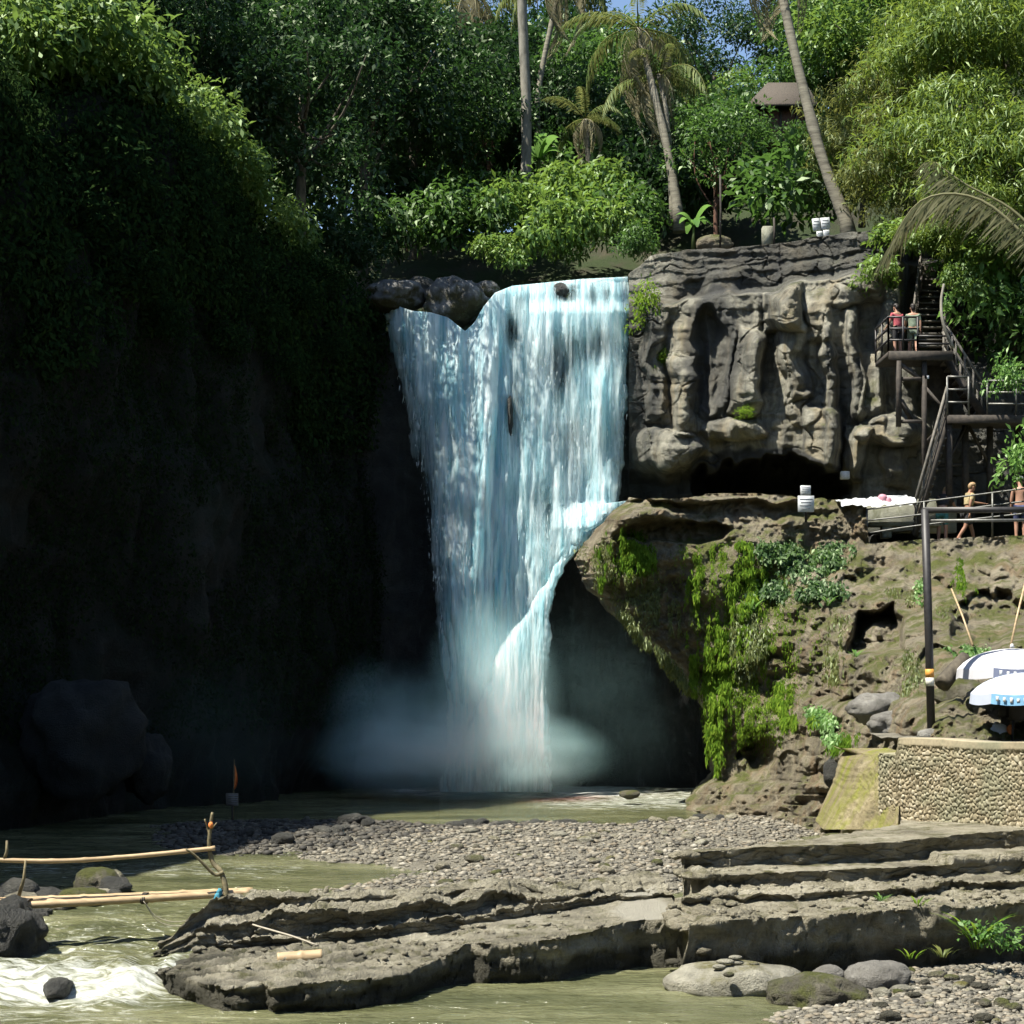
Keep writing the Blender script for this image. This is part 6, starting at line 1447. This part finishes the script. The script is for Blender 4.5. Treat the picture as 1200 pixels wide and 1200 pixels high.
umbrella('white beach umbrella with a navy printed panel, the farther and higher of the two', 1186, 760, 33.2, 1.04, .5, 'umbrella', 'band_navy', .2, 2.85, [5])
umbrella('pale blue beach umbrella with a blue lettered valance, nearer and lower', 1206, 788, 31.4, 1.0, .5, 'umbrella_blue', 'band_blue', .62, 2.85, [4,5,6])
for pts, lb in (([(1140,756,38.5),(1128,722,39.2),(1115,690,40)],'pale leaning stick in front of the slope right of the black post'),([(1184,760,33.6),(1192,722,33.9),(1203,676,34.2)],'pale leaning stick rising behind the white umbrella')):
    b = MB(); b.tube([W(*p) for p in pts], [.025,.022,.018], 7); tag(b.build('leaning_stick', M['bamboo'], origin=tuple(W(*pts[0])), smooth=True), lb, 'stick')
b = MB(); b.tube(curve([W(1104,802,34), W(1118,785,34.2), W(1131,770,34.4)], 12), np.linspace(.17,.12,12), 10)
tag(b.build('log', M['bark'], origin=tuple(W(1118,790,34.2)), smooth=True), 'short brown log leaning on the slope left of the white umbrella', 'log')
def chair():
    e = empty('plastic_chair', tuple(W(1198,868,31.6)), 'black plastic chair with a rounded back under the pale blue umbrella', 'chair'); p = W(1198,866,31.6)
    b = MB(); b.box(p+np.array([0,.05,.35]), (.46,.46,.05)); b.build('seat', M['black_metal'], e)
    U, V = np.meshgrid(np.linspace(-1,1,20), np.linspace(0,1,12)); th = U*1.15
    X = p[0]+.27*np.sin(th); Y = p[1]-.02-.24*np.cos(th); Z = p[2]+.36+V*.42*np.sqrt(np.maximum(0.05, 1-(U*.8)**2)); V0 = np.stack([X,Y,Z],-1)
    P = np.concatenate([V0.reshape(-1,3), (V0*1.0+np.stack([.03*np.sin(th),-.03*np.cos(th),0*th],-1)).reshape(-1,3)]); make('backrest', P, np.concatenate([gridf(20,12), gridf(20,12)[:, ::-1]+240]), M['black_metal'], e, smooth=True)
    for sx in (-1,1):
        for sy in (-1,1):
            b = MB(); b.tube([p+np.array([sx*.2,.05+sy*.2,.34]), p+np.array([sx*.23,.05+sy*.23,-.02])], [.025,.02], 6); b.build('leg', M['black_metal'], e, smooth=True)
chair()
b = MB(); b.blob(W(1172,858,31.9), (.17,.14,.15), 3, .2, 3, 2.5); b.blob(W(1168,851,32), (.08,.08,.08), 8, .2, 3, 2.5); tag(b.build('white_bag', M['white'], origin=tuple(W(1172,867,31.9)), smooth=True), 'bulging white plastic bag on the ground under the umbrellas', 'bag')
b = MB(); b.blob(W(1184,855,31.7), (.06,.07,.09), 5, .15, 3, 2); tag(b.build('orange_bag', M['orange_cloth'], origin=tuple(W(1184,860,31.7)), smooth=True), 'small orange bag between the white bag and the black chair', 'bag')
b = MB(); b.tube([W(1179,868,31.9), W(1178,832,31.9)], .085, 10); b.blob(W(1178,833,31.9), (.13,.11,.16), 4); tag(b.build('black_sack', M['black_metal'], origin=tuple(W(1179,868,31.9)), smooth=True), 'upright black sack behind the white bag under the umbrellas', 'sack')

# ------------------------------------------------------------------ small plants at the front
def tuft(name, label, p, n, L, mat, seed, spread=.25, arch=.7, w=.06, cat='plant'):
    r = np.random.default_rng(seed); Vs = []; T = []; Fs = []; k = 0
    for i in range(n):
        a = r.uniform(0, 2*PI); l = L*r.uniform(.6,1.15); t = np.linspace(0,1,7); o = r.uniform(0, spread*.4)
        c = np.stack([(o+l*arch*t**1.5)*math.cos(a), (o+l*arch*t**1.5)*math.sin(a), l*(t-.45*arch*t*t*1.4)], -1); s = np.array([-math.sin(a), math.cos(a), 0])*(w*l*np.sin(np.clip(t*.9+.1,0,1)*PI))[:,None]
        Vs.append(np.concatenate([c-s, c+s])); Fs.append(gridf(7,2)+k); k += 14; T += [r.random()]*14
    o = make(name, np.concatenate(Vs)+np.array(p), np.concatenate(Fs), mat, origin=tuple(p), smooth=True, attrs={'tint': T}); return tag(o, label, cat)
def leafy(name, label, p, R, n, leaf, mat, seed, cat='plant', H=1.0):
    r = np.random.default_rng(seed); cl = [(p[0]+r.normal()*R*.5, p[1]+r.normal()*R*.4, p[2]+R*H*r.uniform(.3,1.1), R*.5, R*.5, R*.42) for _ in range(7)]
    cl.append((p[0],p[1],p[2]+R*H*.6,R*.8,R*.7,R*.6)); V, T = shell_leaves(r, cl, leaf, per=n, aspect=.55, fill=.2); return tag(make(name, V, quads(len(V)), mat, origin=tuple(p), attrs={'tint': T}), label, cat)
leafy('leafy_plant', 'dark green leafy plant at the foot of the stepped rock near the right edge', W(1168,1118,23.2), .34, 1300, .09, M['leaf_fresh'], 3)
tuft('grass_tuft', 'arching grass tuft beside the leafy plant below the stepped rock', W(1146,1112,23.3), 16, .7, M['leaf_moss'], 5, w=.03)
tuft('weed', 'yellow-green weed at the foot of the stepped rock left of the leafy plant', W(1066,1124,23.0), 14, .2, M['leaf_moss'], 6)
tuft('weed', 'low weed right of the yellow-green one on the pebble bank', W(1105,1122,23.0), 18, .22, M['leaf_olive'], 8)
tuft('weed', 'bright weed on the upper lip of the stepped rock', W(1033,1056,24.0), 14, .17, M['leaf_fresh'], 7)
tuft('weed', 'second small weed on the stepped rock, right of the bright one', W(1076,1062,23.9), 10, .2, M['leaf_moss'], 9)
tuft('fern', 'fern hanging at the top of the terrace below the white sheet', on_terrace(970,710,.1), 20, .5, M['leaf_fresh'], 11)
tuft('fern', 'small fern below the hollow in the slope', on_terrace(1003,770,.1), 14, .3, M['leaf_fresh'], 12)
tuft('fern', 'large arching fern in the moss right of the curtain', on_terrace(882,716,.15), 16, .5, M['leaf_fresh'], 13)
# ------------------------------------------------------------------ people
M['skin'] = plain('skin', (.36,.2,.135), .6, var=.12, sc=6); M['skin_tan'] = plain('tanned_skin', (.27,.14,.085), .6, var=.12, sc=6)
M['hair'] = plain('dark_hair', (.018,.013,.01), .6); M['hair_fair'] = plain('fair_hair', (.3,.2,.1), .6)
def cloth(n, c): M[n] = plain(n, c, .85, var=.3, sc=14, bump=.3)
for n, c in (('red_cloth',(.5,.1,.12)),('sage_cloth',(.2,.25,.18)),('black_cloth',(.025,.025,.027)),('teal_cloth',(.07,.24,.24)),('tan_cloth',(.42,.34,.18)),('navy_cloth',(.04,.05,.12)),('white_cloth',(.65,.66,.66)),('grey_cloth',(.2,.2,.21)),('eye',(.02,.02,.02))): cloth(n, c)
def skin_mesh(name, joints, edges, root, mat, sub=2):
    me = bpy.data.meshes.new(name+'_frame'); names = list(joints)
    me.from_pydata([joints[n][0] for n in names], [(names.index(a), names.index(b)) for a, b in edges], [])
    o = bpy.data.objects.new(name, me); COL.objects.link(o)
    md = o.modifiers.new('s', 'SKIN'); md.use_smooth_shade = True
    for i, n in enumerate(names):
        v = me.skin_vertices[0].data[i]; r = joints[n][1]; v.radius = r if isinstance(r, tuple) else (r, r); v.use_root = n == root
    sb = o.modifiers.new('u', 'SUBSURF'); sb.levels = sb.render_levels = sub
    dg = bpy.context.evaluated_depsgraph_get(); m2 = bpy.data.meshes.new_from_object(o.evaluated_get(dg)); m2.name = name
    bpy.data.objects.remove(o); bpy.data.meshes.remove(me)
    m2.materials.clear(); m2.materials.append(mat)
    m2.polygons.foreach_set('use_smooth', [True]*len(m2.polygons)); return m2
def person(label, loc, rz, lean=0.0, step=.0, armL=(0,0), armR=(0,0), head=0.0, skin='skin', hair='hair', top=None, bottom='navy_cloth', cap=None, long_top=False, shoes='grey_cloth', held=None, s=1.0):
    """standing or walking figure, facing -y before rotation; arms: (swing forward, bend) in radians"""
    e = empty('person', tuple(loc), label, 'person'); e.rotation_euler = (0,0,rz); e.scale = (s,s,s)
    V = Vector; up = V((0,-math.sin(lean),math.cos(lean))); hip = V((0,0,.94))
    ch = hip+up*.36; nk = hip+up*.55; hd = nk+V((0,-math.sin(lean+head),math.cos(lean+head)))*.10; ht = hd+V((0,-math.sin(lean+head),math.cos(lean+head)))*.15
    J = {'pelvis':(hip,(.15,.11)),'waist':(hip+up*.16,(.135,.10)),'chest':(ch,(.165,.115)),'upper':(hip+up*.48,(.13,.09)),'neck':(nk,.055),'jaw':(hd,(.07,.08)),'skull':(hd+(ht-hd)*.55,(.078,.095)),'crown':(ht,(.055,.07))}
    fwd = V((0,-math.cos(lean+head),-math.sin(lean+head)))
    J['nose'] = (hd+(ht-hd)*.25+fwd*.105,(.014,.02))
    E = [('pelvis','waist'),('waist','chest'),('chest','upper'),('upper','neck'),('neck','jaw'),('jaw','skull'),('skull','crown'),('jaw','nose')]
    for n, sx, arm in (('l',1,armL),('r',-1,armR)):
        sh = hip+up*.47+V((sx*.19,0,0)); a = arm[0]
        el = sh+V((sx*.05,-math.sin(a)*.29,-math.cos(a)*.29)); b = a+arm[1]
        wr = el+V((0,-math.sin(b)*.25,-math.cos(b)*.25)); pm = wr+V((0,-math.sin(b)*.08,-math.cos(b)*.08)); d = (pm-wr).normalized()
        J['sh'+n] = (sh,.062); J['el'+n] = (el,.042); J['wr'+n] = (wr,.027); J['pm'+n] = (pm,(.036,.02))
        E += [('upper','sh'+n),('sh'+n,'el'+n),('el'+n,'wr'+n),('wr'+n,'pm'+n)]
        for k in range(4):
            o = V((0, (k-1.5)*.02, 0)); o = o-d*o.dot(d); L = (.065,.078,.072,.055)[k]
            J[f'f{k}{n}'] = (pm+d*.03+o,.009); J[f'g{k}{n}'] = (pm+d*(.03+L*.6)+o+V((-sx*.012,0,0)),.008); J[f'h{k}{n}'] = (pm+d*(.03+L)+o+V((-sx*.03,0,0)),.0065)
            E += [('pm'+n,f'f{k}{n}'),(f'f{k}{n}',f'g{k}{n}'),(f'g{k}{n}',f'h{k}{n}')]
        th = wr+d*.03+V((-sx*.02,-.03,0)); J['ta'+n] = (th,.011); J['tb'+n] = (th+d*.035+V((-sx*.012,-.015,0)),.009); E += [('wr'+n,'ta'+n),('ta'+n,'tb'+n)]
        q = step*sx; hj = hip+V((sx*.095,0,-.04)); kn = hj+V((sx*.01,-math.sin(q+.05)*.43,-math.cos(q)*.43)); q2 = q-.12-.5*max(0,-q) if q < 0 else q-.08
        an = kn+V((0,-math.sin(q2)*.40,-math.cos(q2)*.40)); toe = an+V((sx*.03,-.17,-.045)); heel = an+V((0,.04,-.04))
        J['hj'+n] = (hj,(.098,.098)); J['mt'+n] = (hj.lerp(kn,.45),.083); J['kn'+n] = (kn,.06); J['cf'+n] = (kn.lerp(an,.35),.058); J['an'+n] = (an,.037); J['toe'+n] = (toe,(.042,.022)); J['heel'+n] = (heel,.033)
        E += [('pelvis','hj'+n),('hj'+n,'mt'+n),('mt'+n,'kn'+n),('kn'+n,'cf'+n),('cf'+n,'an'+n),('an'+n,'toe'+n),('an'+n,'heel'+n)]
    low = min(J['heell'][0].z, J['heelr'][0].z, J['toel'][0].z, J['toer'][0].z)-.03
    for k in J: J[k] = (J[k][0]-V((0,0,low)), J[k][1])
    link('body', skin_mesh('body', J, E, 'pelvis', M[skin]), e)
    def garment(name, keys, mat, grow, cut=None):
        JJ = {}
        for k in keys:
            r = J[k][1]; JJ[k] = (J[k][0], tuple(x*grow for x in r) if isinstance(r, tuple) else r*grow)
        EE = [x for x in E if x[0] in JJ and x[1] in JJ]
        for k, (a, f) in (cut or {}).items():
            p = J[a][0].lerp(J[k][0], f); r0 = J[a][1] if not isinstance(J[a][1], tuple) else J[a][1][0]; r1 = J[k][1] if not isinstance(J[k][1], tuple) else J[k][1][0]
            JJ[k] = (p, (r0+(r1-r0)*f)*grow); EE.append((a, k))
        link(name, skin_mesh(name, JJ, EE, 'pelvis' if 'pelvis' in JJ else 'chest', M[mat]), e)
    if top: garment('shirt', ['pelvis','waist','chest','upper','shl','shr'] if long_top else ['waist','chest','upper','shl','shr'], top, 1.14, {'ell':('shl',.7),'elr':('shr',.7)})
    garment('shorts', ['pelvis','hjl','hjr','mtl','mtr'], bottom, 1.15, {'knl':('mtl',.75),'knr':('mtr',.75)})
    up2 = (J['crown'][0]-J['jaw'][0]).normalized(); hc = J['skull'][0]+up2*.045-fwd*.02
    bk = MB(); bk.blob(tuple(hc), (.092,.108,.088), 3, .08, 3); 
    if not cap: bk.blob(tuple(hc-fwd*.05-up2*.07), (.075,.06,.1), 5, .08, 2)
    me = bk.mesh('hair', M[hair], True); link('hair', me, e)
    if cap:
        c = MB(); c.blob(tuple(hc+up2*.02), (.104,.118,.085), 4, .03, 3); p = hc+fwd*.13+up2*.0; c.box(tuple(p), (.16,.11,.012)); link('cap', c.mesh('cap', M[cap], True), e)
    side = V((1,0,0))
    for sx in (-1,1):
        c = MB(); c.blob(tuple(J['jaw'][0]+(J['crown'][0]-J['jaw'][0])*.42+fwd*.088+side*sx*.032), (.012,.008,.009), 1, 0, 2); link('eye', c.mesh('eye', M['eye'], True), e)
        c = MB(); c.blob(tuple(J['jaw'][0]+(J['crown'][0]-J['jaw'][0])*.35+side*sx*.085), (.012,.028,.036), 2, .05, 2); link('ear', c.mesh('ear', M[skin], True), e)
    for n in 'lr':
        c = MB(); m = (J['toe'+n][0]+J['heel'+n][0])/2; c.blob(tuple(m+V((0,0,.0))), (.055,.14,.045), 2, .04, 3); link('shoe', c.mesh('shoe', M[shoes], True), e)
    if held:
        c = MB(); p = J['pmr'][0]; c.box(tuple(p+V((0,-.06,0))), (.16,.2,.05)); h = c.build('bag', M[held], None); 
        h.parent = e
    return e
def gp(px, Y, z): return ((px-600)/FOC*Y, Y, z)
person('person in a dark vest and teal shorts bending forward behind the railing', gp(1104,51.6,7.83), 2.6, lean=.42, head=.5, armL=(.7,.5), armR=(.6,.9), top='black_cloth', bottom='teal_cloth', skin='skin', hair='hair_fair')
person('person in tan clothes walking to the right on the platform', gp(1134,51.2,7.83), 1.75, lean=.14, head=.25, step=.33, armL=(.9,.6), armR=(-.35,.3), top='tan_cloth', bottom='black_cloth', skin='skin_tan', hair='hair_fair', shoes='white_cloth')
person('bare-chested person in a dark cap and navy shorts at the right edge of the platform', gp(1195.5,50.2,7.83), 2.9, head=.3, armL=(.05,.15), armR=(.5,1.2), top=None, bottom='navy_cloth', cap='grey_cloth', skin='skin')
zl = float(W(1041,412,52.)[2])+.02
person('person in a red top standing on the upper stair landing', gp(1052,52.9,zl), 3.6, lean=.1, head=.15, armL=(.3,.6), armR=(.25,.5), top='red_cloth', bottom='black_cloth', long_top=True, s=.88)
person('person in a loose sage green top starting up the stairs', gp(1070,53.1,zl), 3.0, lean=.08, step=.2, armL=(.5,.5), armR=(-.1,.2), top='sage_cloth', bottom='sage_cloth', long_top=True, s=.9)
